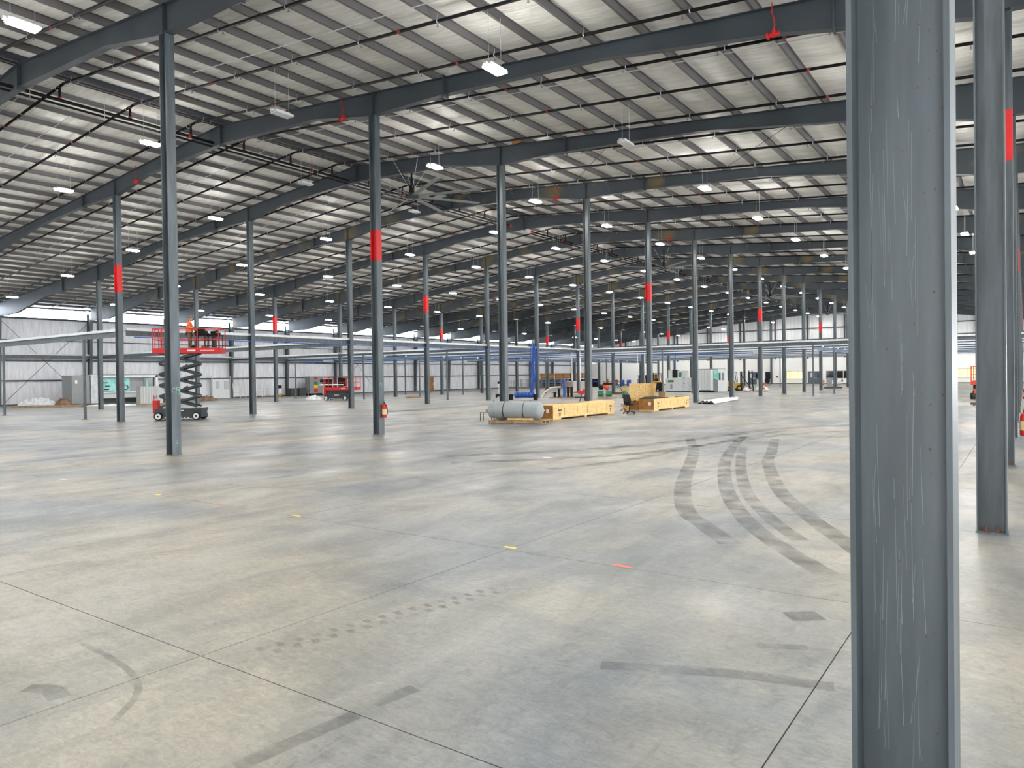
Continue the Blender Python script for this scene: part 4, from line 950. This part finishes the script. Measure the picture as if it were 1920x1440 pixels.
MB().lathe([(.12, .1), (.2, .2), (.2, .5), (.1, .6)], 10).build('body', 'green', c, True); MB().box(-.16, .16, -.14, .14, .6, .95).build('motor', 'yellow', c); MB().box(-.22, .22, -.2, .2, 0, .1).build('base', 'black', c)
c = thing('hose_reel', 'round wheel-like hose reel leaning behind the long crate', 'reel', (-28.0, 57.9, 0), .45)
t = MB(); n_ = 24
for i in range(n_):
    a, b = 2*PI*i/n_, 2*PI*(i+1)/n_
    t.cyl((.32*math.cos(a), 0, .42+.38*math.sin(a)), (.32*math.cos(b), 0, .42+.38*math.sin(b)), .06, 6)
t.build('rim', 'rubber', c); MB().cyl((0, -.03, .42), (0, .03, .42), .18, 14).build('hub', 'cabm', c)
for i, (x, y, s_, lab) in enumerate(((-27.7, 60, .45, 'open brown carton right of the round hose reel'), (-26.8, 61.3, .3, 'small carton at the foot of the tripod stand'))):
    b = MB().box(-s_, s_, -s_*.8, s_*.8, 0, s_*1.3).build('carton', 'card', None, label=lab, cat='box', loc=(x, y, 0), rot=.4); MB().bar((-s_, -s_*.8, s_*1.3), (-s_*1.2, -s_*1.4, s_*1.5), s_*1.5, .01).build('flap', 'card', b)
c = thing('pipe_stand', 'black tripod pipe stand with red head in front of the white end wall', 'stand', (-38.3, 74.6, 0), .3)
for a in (.2, 2.3, 4.4): MB().bar((.85*math.cos(a), .85*math.sin(a), 0), (.1*math.cos(a), .1*math.sin(a), 1.2), .05).build('leg', 'black', c)
MB().bar((-.45, 0, .55), (.45, 0, .55), .03).build('brace', 'black', c); m = MB(); m.box(-.45, .45, -.12, .12, 1.2, 1.34); m.cyl((-.3, 0, 1.4), (.3, 0, 1.4), .08, 8); m.build('head', 'redcoup', c)
for i, (x, y, sx, lab) in enumerate(((-33.8, 66.5, 1.5, 'low timber bearer with dark pipes on the floor'), (-32.5, 69.3, 1.1, 'second low timber bearer with dark pipes'))):
    c = thing('timber_bearer', lab, 'timber', (x, y, 0), .35); MB().box(-sx, sx, -.1, .1, 0, .12).build('timber', 'pallet', c); MB().cyl((-sx*.8, 0, .17), (sx*.6, 0, .17), .05, 8).build('pipe', 'black', c)
# garbage: red/blue bins
for i, (x, y, m_, lab) in enumerate(((-59.0, 120.2, 'blue', 'right one of two deep blue drums by the end wall'), (-60.2, 120.0, 'blue', 'left one of two deep blue drums by the end wall'), (-61.8, 120.5, 'cabm', 'pale grey-blue drum beside the blue drums'))):
    d = MB().lathe([(.36, 0), (.4, .04), (.4, .48), (.42, .52), (.4, .56), (.4, 1.04), (.36, 1.1)], 16).build('drum', m_, None, True, label=lab, cat='drum', loc=(x, y, 0)); MB().cyl((.2, 0, 1.1), (.2, 0, 1.14), .06, 8).build('bung', 'black', d)

# ---- machines near the centre right
c = thing('control_machine', 'pale grey machine with green label stripe left of the white enclosure', 'machine', (-33.3, 77.5, 0), .12)
MB().box(.35, 1.9, -.5, .9, .1, 1.6).build('base_cabinet', 'cab', c); MB().box(0, .35, -.4, .9, .1, 1.55).build('side_cabinet', 'cab', c)
MB().box(.25, .7, -.2, .9, 1.6, 2.45).build('tower', 'cab', c); MB().box(.72, 1.25, -.1, .8, 1.6, 2.5).build('open_bay', 'darkglass', c)
MB().box(1.35, 2.3, -.3, .8, 1.6, 2.4).build('upper_cabinet', 'cab', c); MB().box(1.9, 2.6, -.4, .8, .1, 1.6).build('base_cabinet', 'cab', c)
MB().box(1.45, 1.8, -.33, -.3, 1.68, 2.2).build('green_window', 'green', c); MB().box(.3, .95, -.53, -.5, 1.1, 1.35).build('green_label', 'green', c); MB().box(.55, .8, -.53, -.5, .35, .9).build('vent', 'cabm', c)
for z in (.5, .9, 1.5): MB().box(2.05, 2.15, -.43, -.4, z, z+.12).build('knob', 'black', c)
MB().box(0, 2.6, -.3, .8, 0, .1).build('plinth', 'black', c)
MB().cyl((.95, .3, 2.5), (.95, .3, 4.4), .03, 6).build('cable_drop', 'blue', c)
c = thing('black_cabinet', 'black equipment cabinet left of the pale grey machine', 'cabinet', (-34.35, 77.8, 0), .12); MB().box(-.4, .4, -.35, .35, .08, 1.1).build('body', 'black', c); MB().box(-.35, .35, -.3, .3, 0, .08).build('plinth', 'cabm', c); MB().box(-.15, .0, -.37, -.35, .1, .25).build('vent', 'white', c)
c = thing('laser_enclosure', 'white machine enclosure with teal windows behind the sheet bundle', 'machine', (-29.4, 77.2, 0), .15)
for i in range(4): MB().box(-.0+.32*i, .3+.32*i, -.1, 1.3, .22, 2.45).build('side_panel', 'cab', c)
MB().box(1.3, 1.6, -.25, 1.3, .2, 2.45).build('corner_panel', 'cabw', c); MB().box(1.62, 2.15, -.1, 1.2, .05, 1.35).build('lower_door', 'cabm', c); MB().box(1.62, 2.15, -.1, 1.2, 1.4, 2.4).build('teal_window', 'teal', c)
MB().box(2.15, 2.9, -.35, 1.0, .05, 2.5).build('door_panel', 'cabw', c); MB().box(2.22, 2.42, -.38, -.35, 1.3, 2.1).build('green_window', 'green', c); MB().box(2.55, 2.8, -.38, -.35, 1.3, 2.1).build('grey_window', 'cabm', c)
MB().box(0, 1.6, -.0, 1.2, 0, .2).build('plinth', 'black', c); MB().box(-.05, 2.9, 0, .06, 2.45, 2.55).build('top_rail', 'cabm', c)
# forklifts
def forklift(lab, loc, rz):
    c = thing('forklift', lab, 'forklift', loc, rz)
    MB().prism([(-1.2, .3), (.6, .3), (.7, .6), (.4, .95), (-.1, .95), (-.3, 1.15), (-1.2, 1.15), (-1.3, .8)], -.5, .5).build('body', 'yellow', c)
    for x, r in ((-.8, .28), (.5, .33)):
        for s in (-1, 1): w = MB().cyl((x, s*.42, r), (x, s*.58, r), r, 16).build('wheel', 'rubber', c); MB().cyl((x, s*.575, r), (x, s*.595, r), r*.5, 10).build('hub', 'yellow', w)
    cg = MB()
    for x in (-.85, .35):
        for s in (-1, 1): cg.bar((x, s*.42, 1.0), (x*.8-.05, s*.42, 2.15), .06)
    cg.box(-.8, .3, -.46, .46, 2.12, 2.18); cg.build('overhead_guard', 'black', c)
    ms = MB()
    for s in (-1, 1): ms.box(.78, .88, min(s*.3, s*.4), max(s*.3, s*.4), .08, 2.2)
    for z in (.5, 1.3, 2.15): ms.box(.8, .86, -.4, .4, z, z+.08)
    ms.build('mast', 'black', c)
    for s in (-1, 1): MB().bar((.9, s*.22, .06), (1.9, s*.22, .06), .11, .04).build('fork', 'black', c)
    MB().box(-.35, .1, -.25, .25, .95, 1.1).build('seat', 'black', c); MB().box(-.4, -.32, -.25, .25, 1.05, 1.5).build('seat_back', 'black', c)
    return c
forklift('yellow forklift partly hidden behind columns left of the pale machine', (-39.4, 87.9, 0), 2.6)
forklift('yellow forklift with tall black mast right of the white enclosure', (-27.2, 82.3, 0), .5)
c = thing('mast_machine', 'black mast and bagged goods on the floor beside the yellow forklift', 'machine', (-25.0, 80.6, 0), .45)
for x in (-.5, .1, .5): MB().bar((x, 0, 0), (x*.8, .1, 2.3), .1).build('upright', 'black', c)
MB().bar((-.9, 0, 2.0), (.3, 0, .3), .08).build('hose', 'black', c); MB().box(.9, 1.4, -.2, .2, .3, 1.3).build('box', 'cab', c)
for i, x in enumerate((-.3, 1.0, 1.7)): MB().lathe([(.1, 0), (.38, .05), (.42, .2), (.2, .4), (.05, .45)], 10, Matrix.Translation((x, -.5, 0))).build('sack', 'wrap', c, True)
# grey pump skid and round tub
c = thing('pump_skid', 'grey cylindrical machine on a dark skid near the end-wall doors', 'machine', (-19.4, 96.1, 0), .35)
MB().box(-1.0, 1.0, -.4, .4, 0, .12).build('skid', 'black', c); MB().box(-.7, .5, -.35, .35, .15, 1.3).build('housing', 'cabm', c); MB().cyl((.3, 0, .8), (.9, 0, .8), .42, 14).build('drum', 'galv', c); MB().box(-.15, .25, -.37, -.35, .55, 1.0).build('plate', 'white', c)
MB().cyl((.9, 0, .9), (1.15, 0, .95), .15, 10).build('outlet', 'brass', c); MB().bar((-1.0, 0, .9), (-.7, 0, .9), .1).build('handle', 'cabm', c)
c = thing('round_fan', 'round black drum fan on a stand by the end-wall double door', 'fan', (-33.6, 118, 0), .3)
m = MB(); m.cyl((0, -.15, .75), (0, .15, .75), .42, 18); m.build('drum', 'black', c); m = MB(); m.bar((-.3, 0, .35), (-.4, 0, 0), .05); m.bar((.3, 0, .35), (.4, 0, 0), .05); m.bar((-.45, 0, .02), (.45, 0, .02), .06); m.build('stand', 'black', c)

# ---- big machine by the left wall
c = thing('cnc_machine', 'large white and grey machine with teal windows against the left wall', 'machine', (-68.0, 30.0, 0), 0)
MB().box(-2.0, -.1, -.5, 1.0, .12, 2.62).build('left_cabinet', 'cabm', c, label='grey end cabinet'); MB().box(-1.9, .0, 1.05, 1.7, .12, 2.68).build('plastic_wrap', 'plastic', c)
e = MB().box(-1.9, -.3, 1.75, 7.2, .5, 2.62).build('enclosure', 'cabm', c)
MB().box(-.3, -.26, 2.05, 3.3, 1.2, 2.35).build('teal_window', 'teal', e); MB().box(-.3, -.26, 3.45, 4.6, 1.2, 2.35).build('teal_window', 'teal', e); MB().box(-.3, -.26, 5.9, 6.9, 1.25, 2.35).build('dark_window', 'darkglass', e)
MB().box(-.28, -.24, 6.15, 6.3, 1.3, 2.3).build('hose', 'teal', e)
fr = MB(); fr.box(-.3, .0, 1.75, 1.9, .0, 2.62); fr.box(-.3, .0, 6.95, 7.15, .9, 2.62); fr.box(-.3, .0, 1.75, 7.15, 2.42, 2.62); fr.box(-.3, .0, 1.75, 7.15, 1.02, 1.12); fr.build('frame', 'cabw', c)
MB().box(-.3, -.1, 1.9, 7.0, .55, 1.0).build('lower_panel', 'cab', c); MB().box(-1.9, -.4, 1.8, 6.9, .1, .5).build('plinth', 'darkgrey', c)
MB().box(-2.0, .0, 1.7, 7.2, 2.62, 2.70).build('roof_panel', 'cabm', c)
for q in ((2.3, 1.3), (2.4, 1.6), (2.2, 1.9)): MB().box(-.25, -.1, q[0], q[0]+.35, q[1], q[1]+.08).build('lever', 'black', c)
ring = MB()
for i in range(16):
    a, b = 2*PI*i/16, 2*PI*(i+1)/16; ring.cyl((-.2, 4.2+.22*math.cos(a), 1.5+.22*math.sin(a)), (-.2, 4.2+.22*math.cos(b), 1.5+.22*math.sin(b)), .03, 6)
ring.build('ring', 'black', c)
MB().box(-.02, .02, -.3, -.1, 1.9, 2.2).build('badge', 'white', c)
c = thing('outfeed_table', 'white-topped low conveyor table right of the teal-windowed machine', 'table', (-66.4, 36.6, 0), .1)
MB().box(-.7, .5, -1.6, 1.6, .88, .98).build('table_top', 'cabw', c); MB().box(-.6, .3, -1.5, -.2, .25, .85).build('cabinet', 'cabw', c); MB().box(-.6, .3, .1, 1.5, .3, .8).build('cabinet', 'cab', c)
for y in (-1.5, 0, 1.5): MB().box(-.5, .4, y-.05, y+.05, 0, .88).build('leg', 'darkgrey', c)
c = thing('switch_cabinet', 'pale grey finned cabinet on a pallet left of the raised scissor lift', 'cabinet', (-60.8, 32.5, 0), .5)
MB().box(-.8, .9, -.5, .5, .14, 1.6).build('body', 'cab', c); MB().box(-.85, -.55, -.55, .5, .14, 1.6).build('end', 'cabm', c)
for i in range(5): MB().box(-.4+.25*i, -.34+.25*i, -.53, -.5, .2, 1.55).build('fin', 'cabw', c)
MB().box(-.9, .95, -.55, .55, 0, .14).build('skid', 'pallet', c)
# debris piles on the left
def pile(name, lab, loc, L_, W_, H_, m, seed, cat):
    rg = random.Random(seed); mb = MB(); nx, ny = 16, 8
    for i in range(nx+1):
        for j in range(ny+1):
            u, v = i/nx, j/ny; h = math.sin(PI*u)**.5*math.sin(PI*v)**.5*H_*rg.uniform(.35, 1.0)
            mb.v.append(((u-.5)*L_+rg.uniform(-.05, .05), (v-.5)*W_+rg.uniform(-.05, .05), .01+h))
    mb.f = [(i*(ny+1)+j, i*(ny+1)+j+1, (i+1)*(ny+1)+j+1, (i+1)*(ny+1)+j) for i in range(nx) for j in range(ny)]
    o = mb.build(name, m, None, label=lab, cat=cat, loc=loc, rot=.75); md = o.modifiers.new('s', 'SOLIDIFY'); md.thickness = .01; return o
pallet((-67.2, 26.6, 0), .75, 3.6, 1.4, 'flat pallet under the crumpled clear sheeting at far left', n=9)
pallet((-64.6, 28.0, 0), .75, 1.9, 1.2, 'brown pallet between the sheeting and the grey cabinet', n=7)
pile('plastic_sheeting', 'heap of crumpled clear sheeting on the floor at far left', (-67.6, 26.6, .145), 2.8, 1.2, .75, 'plastic', 1, 'sheeting')
pile('packing_paper', 'crumpled brown packing paper on the right of the clear sheeting', (-66.0, 27.9, .15), 1.1, .8, .75, 'brownpaper', 2, 'paper')
pile('white_tarp', 'white tarp spread on the floor before the teal-windowed machine', (-63.2, 30.6, 0), 4.2, 1.5, .16, 'white', 3, 'tarp')
pile('cardboard_scrap', 'brown cardboard scraps behind the raised lift', (-66.5, 41.2, 0), 2.0, 1.2, .6, 'brownpaper', 4, 'cardboard')
pile('rag_heap', 'white rags heaped left of the stowed red lift', (-56.5, 46.4, 0), 1.5, 1.0, .5, 'white', 5, 'cloth')
# leaning frames along the left wall
for i, (y, lab) in enumerate(((49.3, 'grey panel leaning on the left wall, left of the second white frame'), (50.8, 'grey shelving frame leaning on the left wall behind a column'), (52.2, 'steel ladder frame leaning on the left wall'), (53.3, 'second steel ladder frame leaning on the left wall'))):
    c = thing('leaning_frame', lab, 'frame', (-73.3, y, 0), 0)
    for dy in (-.4, .4): MB().bar((0, dy, 0), (-.35, dy+(.25 if i > 1 else 0), 2.1), .06).build('stile', 'galv', c)
    for q in (.2, .6, 1.0, 1.4, 1.9): MB().bar((-.35*q/2.1, -.4+(.25*q/2.1 if i > 1 else 0), q), (-.35*q/2.1, .4+(.25*q/2.1 if i > 1 else 0), q), .04).build('rung', 'galv', c)
c = thing('wall_hatch', 'pale metal doorway frame with shutters on the left wall', 'frame', (-73.7, 46.4, 0))
for y in (0, 2.3): MB().bar((0, y, 0), (0, y, 2.5), .08).build('post', 'galv', c)
MB().box(-.05, .0, .1, 2.2, .02, 2.2).build('leaf', 'cabw', c); MB().box(.0, .04, .5, .9, 1.1, 1.9).build('shutter', 'cab', c); MB().box(.0, .04, 1.5, 2.1, 1.0, 1.95).build('shutter', 'cab', c)
c = thing('power_tool', 'white and yellow wheeled machine beside the wall column', 'machine', (-71.8, 53.9, 0), .6)
MB().lathe([(.2, .2), (.28, .3), (.28, .8), (.15, 1.0)], 12).build('tank', 'white', c, True); MB().box(-.35, .35, -.25, .25, .1, .35).build('base', 'yellow', c); MB().box(-.2, .2, -.2, .2, 1.0, 1.35).build('head', 'black', c)
for s in (-1, 1): MB().cyl((s*.3, -.1, .1), (s*.3, .1, .1), .1, 10).build('wheel', 'rubber', c)
c = thing('red_label_cabinet', 'tall grey cabinet with red and green picture panel left of the stowed lift', 'cabinet', (-72.6, 59.3, 0), .1)
MB().box(-.2, .6, -.9, 1.3, .25, 2.35).build('body', 'cabm', c); MB().box(-.2, .6, -.8, 1.2, 0, .25).build('plinth', 'black', c)
for z0, z1, m_ in ((2.0, 2.25, 'red'), (.9, 1.3, 'tape_y'), (.4, .9, 'red'), (1.3, 1.7, 'green')): MB().box(.6, .62, -.2, .4, z0, z1).build('picture_panel', m_, c)
for i, (y, lab) in enumerate(((55.9, 'left one of two dark crates near the wall column'), (57.1, 'right one of two dark crates near the wall column'))):
    c = thing('dark_crate', lab, 'crate', (-72.0, y, 0)); MB().box(-.4, .4, -.5, .5, 0, .9).build('body', 'darkgrey', c); MB().box(-.42, .42, -.52, .52, .9, .95).build('lid', 'black', c)
c = thing('step_stool', 'small round-topped stool left of the stowed lift', 'stool', (-57.6, 46.6, 0)); MB().cyl((0, 0, .85), (0, 0, .92), .22, 12).build('seat', 'black', c); MB().cyl((0, 0, 0), (0, 0, .85), .04, 8).build('pole', 'cabm', c); MB().cyl((0, 0, 0), (0, 0, .03), .25, 12).build('base', 'black', c)
pallet((-50.2, 53.6, 0), .6, 1.3, 1.0, 'small pale pallet right of the stowed lift')
# storage at far left-back: wire cages and stacked cartons
for i in range(9):
    c = thing('wire_cage', 'grey wire cage, %s from the left by the far wall' % ORD[i], 'cage', (-68.6+.75*i, 96.5+.9*i, 0), .75, 'grey wire cages by the far left wall')
    for x in (-.5, .5):
        for y in (-.5, .5): MB().bar((x, y, .1), (x, y, 1.5), .06).build('post', 'cabm', c)
    m = MB()
    for z in (.3, .6, .9, 1.2, 1.5):
        for s in (-.5, .5): m.bar((-.5, s, z), (.5, s, z), .03); m.bar((s, -.5, z), (s, .5, z), .03)
    for q in (-.3, -.1, .1, .3): m.bar((q, -.5, .1), (q, -.5, 1.5), .02)
    m.build('mesh_side', 'cabm', c); MB().box(-.5, .5, -.5, .5, 0, .1).build('base', 'pallet', c)
for i in range(9):
    c = thing('black_rack', 'black loaded rack, %s from the left by the far wall' % ORD[i], 'rack', (-68.2+.9*i, 103.5+.95*i, 0), .75, 'black racks of blue parts by the far left wall')
    MB().box(-.6, .6, -.5, .5, 0, .12).build('base', 'black', c); m = MB()
    for j in range(6): m.cyl((-.5+.2*j, -.4, .5+.25*(j % 3)), (-.5+.2*j, .4, .5+.25*(j % 3)), .1, 6)
    m.box(-.6, .6, .2, .5, .12, 1.4); m.build('load', 'black', c)
    for x in (-.58, .58): MB().bar((x, -.5, 0), (x, -.5, 1.5), .06).build('post', 'black', c)
    MB().cyl((-.4, -.52, .9), (.4, -.52, .9), .16, 8).build('roll', 'blue', c)
    if 0 < i < 8:
        b = MB().box(-.5, .5, -.45, .45, 0, .95).build('carton', 'card', None, label='big brown carton on top of the black racks, %s from the left' % ORD[i-1], cat='box', group='big cartons on the black racks', loc=(-68.2+.9*i, 103.5+.95*i, 1.52), rot=.75); MB().box(-.5, .5, -.455, -.45, .44, .5).build('tape', 'wood2', b)
for i, x in enumerate((-56.5, -54.5)):
    c = thing('dark_shelf', ('left' if i == 0 else 'right') + ' one of two brown-black shelves before the white end wall', 'shelf', (x, 121, 0), .1); MB().box(-.8, .8, -.4, .4, .0, 1.9).build('body', 'darkglass' if i == 0 else 'woodend', c); MB().box(-.82, .82, -.42, .42, 1.9, 1.96).build('top', 'black', c)
# white conduits beside two columns
for i, (k, lab) in enumerate(((7, 'white vertical conduit on the %s side of the column behind the wrapped pallet'), (9, 'white vertical conduit on the %s side of the column above the strand-board panel'))):
    for s, w in ((-1, 'left'), (1, 'right')):
        c = thing('conduit_drop', lab % w, 'conduit', (XB+.36*s-.1, YK(k)-.32+.2*s, 0)); MB().cyl((0, 0, 1.4), (0, 0, 4.5), .05, 8).build('pipe', 'white', c); MB().cyl((0, 0, .0), (0, 0, 1.5), .1, 8).build('lower_pipe', 'cabm', c)
# wheeled instrument cart left of the tank column
c = thing('instrument_cart', 'white mast cart with black base left of the tank column', 'cart', (-40.9, 55.6, 0), .5)
MB().box(-.3, .3, -.25, .25, .12, .35).build('base', 'black', c); MB().cyl((0, 0, .3), (0, 0, 1.3), .03, 8).build('mast', 'white', c); MB().box(-.15, .15, -.1, .1, 1.0, 1.3).build('monitor', 'white', c); MB().box(-.12, .12, -.12, .08, 1.32, 1.55).build('head', 'black', c)
for x in (-.25, .25):
    for y in (-.2, .2): MB().cyl((x, y-.03, .07), (x, y+.03, .07), .07, 8).build('castor', 'rubber', c)
# puddle on the right
m = MB(); m.v = [(1.6*math.cos(2*PI*i/40)*(1+.2*math.sin(3*2*PI*i/40)), 2.8*math.sin(2*PI*i/40)*(1+.15*math.cos(2*2*PI*i/40)), .002) for i in range(40)]; m.f = [tuple(range(40))]
pm_ = bpy.data.materials.new('water'); pm_.use_nodes = True; b_ = pm_.node_tree.nodes['Principled BSDF']; b_.inputs['Base Color'].default_value = lin((150, 148, 140)); b_.inputs['Roughness'].default_value = .03
link('puddle', m.mesh('puddle', pm_), None, 'shallow puddle on the floor between the two big right columns', 'puddle', loc=(-3.0, 50.6, 0))

# ---- small marks on the floor
def mark(name, x, y, L_, W_, rz, m, lab, cat='tape', rnd=False):
    mb = MB(); n_ = 14
    if rnd: mb.v = [(L_/2*math.cos(2*PI*i/n_), W_/2*math.sin(2*PI*i/n_), 0) for i in range(n_)] + [(L_/2*math.cos(2*PI*i/n_), W_/2*math.sin(2*PI*i/n_), .0015) for i in range(n_)]; mb.f = [tuple(range(n_, 2*n_))] + [(i, (i+1) % n_, n_+(i+1) % n_, n_+i) for i in range(n_)]
    else: mb.box(-L_/2, L_/2, -W_/2, W_/2, 0, .0015)
    return mb.build(name, m, None, label=lab, cat=cat, loc=(x, y, .0), rot=rz)
mark('floor_tape', -4.93, 6.88, .17, .055, .0, 'tape_y', 'yellow tape strip nearest the camera on the floor joint')
mark('floor_tape', -8.74, 6.82, .18, .055, .0, 'tape_y', 'yellow tape strip in the middle of the left floor')
mark('floor_tape', -12.52, 6.80, .17, .06, .0, 'tape_y', 'small pale yellow tape strip farther left on the joint')
mark('paint_dab', -3.45, 6.83, .26, .06, -.1, 'tape_o', 'orange oval paint dab nearest the camera', 'paint mark', True)
mark('paint_dab', -10.7, 6.8, .2, .06, 0, 'tape_o', 'small orange paint dab on the left floor', 'paint mark', True)
mark('paint_dab', -18.5, 6.78, .2, .06, 0, 'tape_o', 'tiny orange paint dab at the left photo edge', 'paint mark', True)
mark('floor_tape', .12, 10.7, .12, .08, .2, 'green', 'green tape piece at the right photo edge')
mark('paper_scrap', -16.3, 6.85, .2, .08, .3, 'white', 'white paper scrap on the far left floor', 'scrap')
mark('paper_scrap', -9.6, 15.0, .22, .1, .1, 'white', 'white paper scrap in the middle distance before the long crate', 'scrap')
mark('paper_scrap', -12.5, 27, .25, .12, .5, 'white', 'white scrap lying right of the long crate', 'scrap')

# ---- tyre marks: thin worn-in rubber tracks on the concrete
def track_mat():
    m = bpy.data.materials.new('tyre_rubber_smear'); m.use_nodes = True; nt = m.node_tree; b = nt.nodes['Principled BSDF']; b.inputs['Base Color'].default_value = lin((84, 86, 88)); b.inputs['Roughness'].default_value = 1; b.inputs['Specular IOR Level'].default_value = 0
    out = nt.nodes['Material Output']; t = N(nt, 'ShaderNodeBsdfTransparent'); mx = N(nt, 'ShaderNodeMixShader'); geo = N(nt, 'ShaderNodeNewGeometry')
    nz = N(nt, 'ShaderNodeTexNoise'); nz.inputs['Scale'].default_value = 2.2; nz.inputs['Detail'].default_value = 8; nt.links.new(geo.outputs['Position'], nz.inputs['Vector'])
    mr = N(nt, 'ShaderNodeMapRange'); mr.inputs[1].default_value = .35; mr.inputs[2].default_value = .68; mr.inputs[3].default_value = .03; mr.inputs[4].default_value = .36; nt.links.new(nz.outputs[0], mr.inputs[0])
    nt.links.new(mr.outputs[0], mx.inputs[0]); nt.links.new(t.outputs[0], mx.inputs[1]); nt.links.new(b.outputs[0], mx.inputs[2]); nt.links.new(mx.outputs[0], out.inputs[0]); return m
TM = track_mat()
def track(pts, w, i=0):
    P_ = [Vector((x, y, 0)) for x, y in pts]; S = []
    for a in range(len(P_)-1):
        p0 = P_[max(a-1, 0)]; p1 = P_[a]; p2 = P_[a+1]; p3 = P_[min(a+2, len(P_)-1)]
        for q in range(6):
            t = q/6; S.append(.5*((2*p1)+(p2-p0)*t+(2*p0-5*p1+4*p2-p3)*t*t+(3*p1-p0-3*p2+p3)*t**3))
    S.append(P_[-1]); mb = MB()
    for a, p in enumerate(S):
        d = (S[min(a+1, len(S)-1)]-S[max(a-1, 0)]).normalized(); n_ = Vector((-d.y, d.x, 0)); mb.v += [tuple(p+n_*w/2+Vector((0, 0, .0012+.0001*i))), tuple(p-n_*w/2+Vector((0, 0, .0012+.0001*i)))]
    mb.f = [(2*a, 2*a+1, 2*a+3, 2*a+2) for a in range(len(S)-1)]
    me = bpy.data.meshes.new('tyre_mark'); me.from_pydata(mb.v, [], mb.f); me.materials.append(TM); link('tyre_mark', me, FLOOR)
TR = [([(-6.2, 22.5), (-5.23, 18.67), (-4.85, 17.02), (-4.2, 14.93), (-3.41, 12.64), (-2.7, 11.05), (-1.97, 9.6), (-1.2, 8.2)], .26),
      ([(-7.3, 23), (-6.73, 20.49), (-5.59, 16.26), (-4.27, 12.47), (-3.29, 10.22), (-2.54, 8.9), (-1.6, 7.6)], .26),
      ([(-6.3, 19.8), (-5.25, 16.3), (-3.95, 12.5), (-2.95, 10.3), (-2.2, 9.0)], .22),
      ([(-8.5, 21.5), (-6.93, 17.77), (-5.15, 12.7), (-4.11, 10.2), (-3.47, 9.25), (-2.83, 8.39)], .28),
      ([(-12, 14), (-9.5, 17.5), (-8.3, 21), (-7.4, 26), (-5.8, 29), (-3.5, 32)], .5), ([(-11, 13), (-8.4, 16), (-7.3, 20), (-6.0, 25), (-3.5, 28)], .4),
      ([(-8.34, 13.1), (-7.6, 15.5), (-7.4, 20), (-6.8, 26)], .3), ([(-5.36, 2.0), (-5.2, 2.08), (-5.0, 2.06)], .13), ([(-3.34, 2.2), (-3.3, 2.6), (-3.26, 2.95)], .12), ([(-3.28, 3.11), (-3.25, 3.25), (-3.22, 3.42)], .12),
      ([(-1.6, 6.12), (-1.38, 6.29)], .22), ([(-1.62, 5.35), (-1.3, 5.5)], .1), ([(-2.4, 4.4), (-1.6, 4.75), (-1.0, 4.9)], .14), 
      ([(-3.6, 1.9), (-3.0, 2.05), (-2.6, 2.3), (-2.2, 2.7)], .18), ([(-5.9, 2.6), (-5.2, 2.55), (-4.7, 2.4), (-4.4, 2.1)], .05)]
for i, (p_, w_) in enumerate(TR): track(p_, w_, i)
# tread-block prints
tb_ = MB()
for i in range(17):
    x, y = -4.58+.035*i, 3.29+.145*i
    for s in (-1, 1):
        cx_, cy_ = x+s*.07, y+(.05 if s > 0 else 0)
        tb_.add([(cx_-.05, cy_-.02, .0011), (cx_+.03, cy_-.045, .0011), (cx_+.06, cy_+.0, .0011), (cx_-.03, cy_+.035, .0011)], [(0, 1, 2, 3)])
me = bpy.data.meshes.new('tread_prints'); me.from_pydata(tb_.v, [], tb_.f); me.materials.append(TM); link('tread_prints', me, FLOOR, kind='stuff')
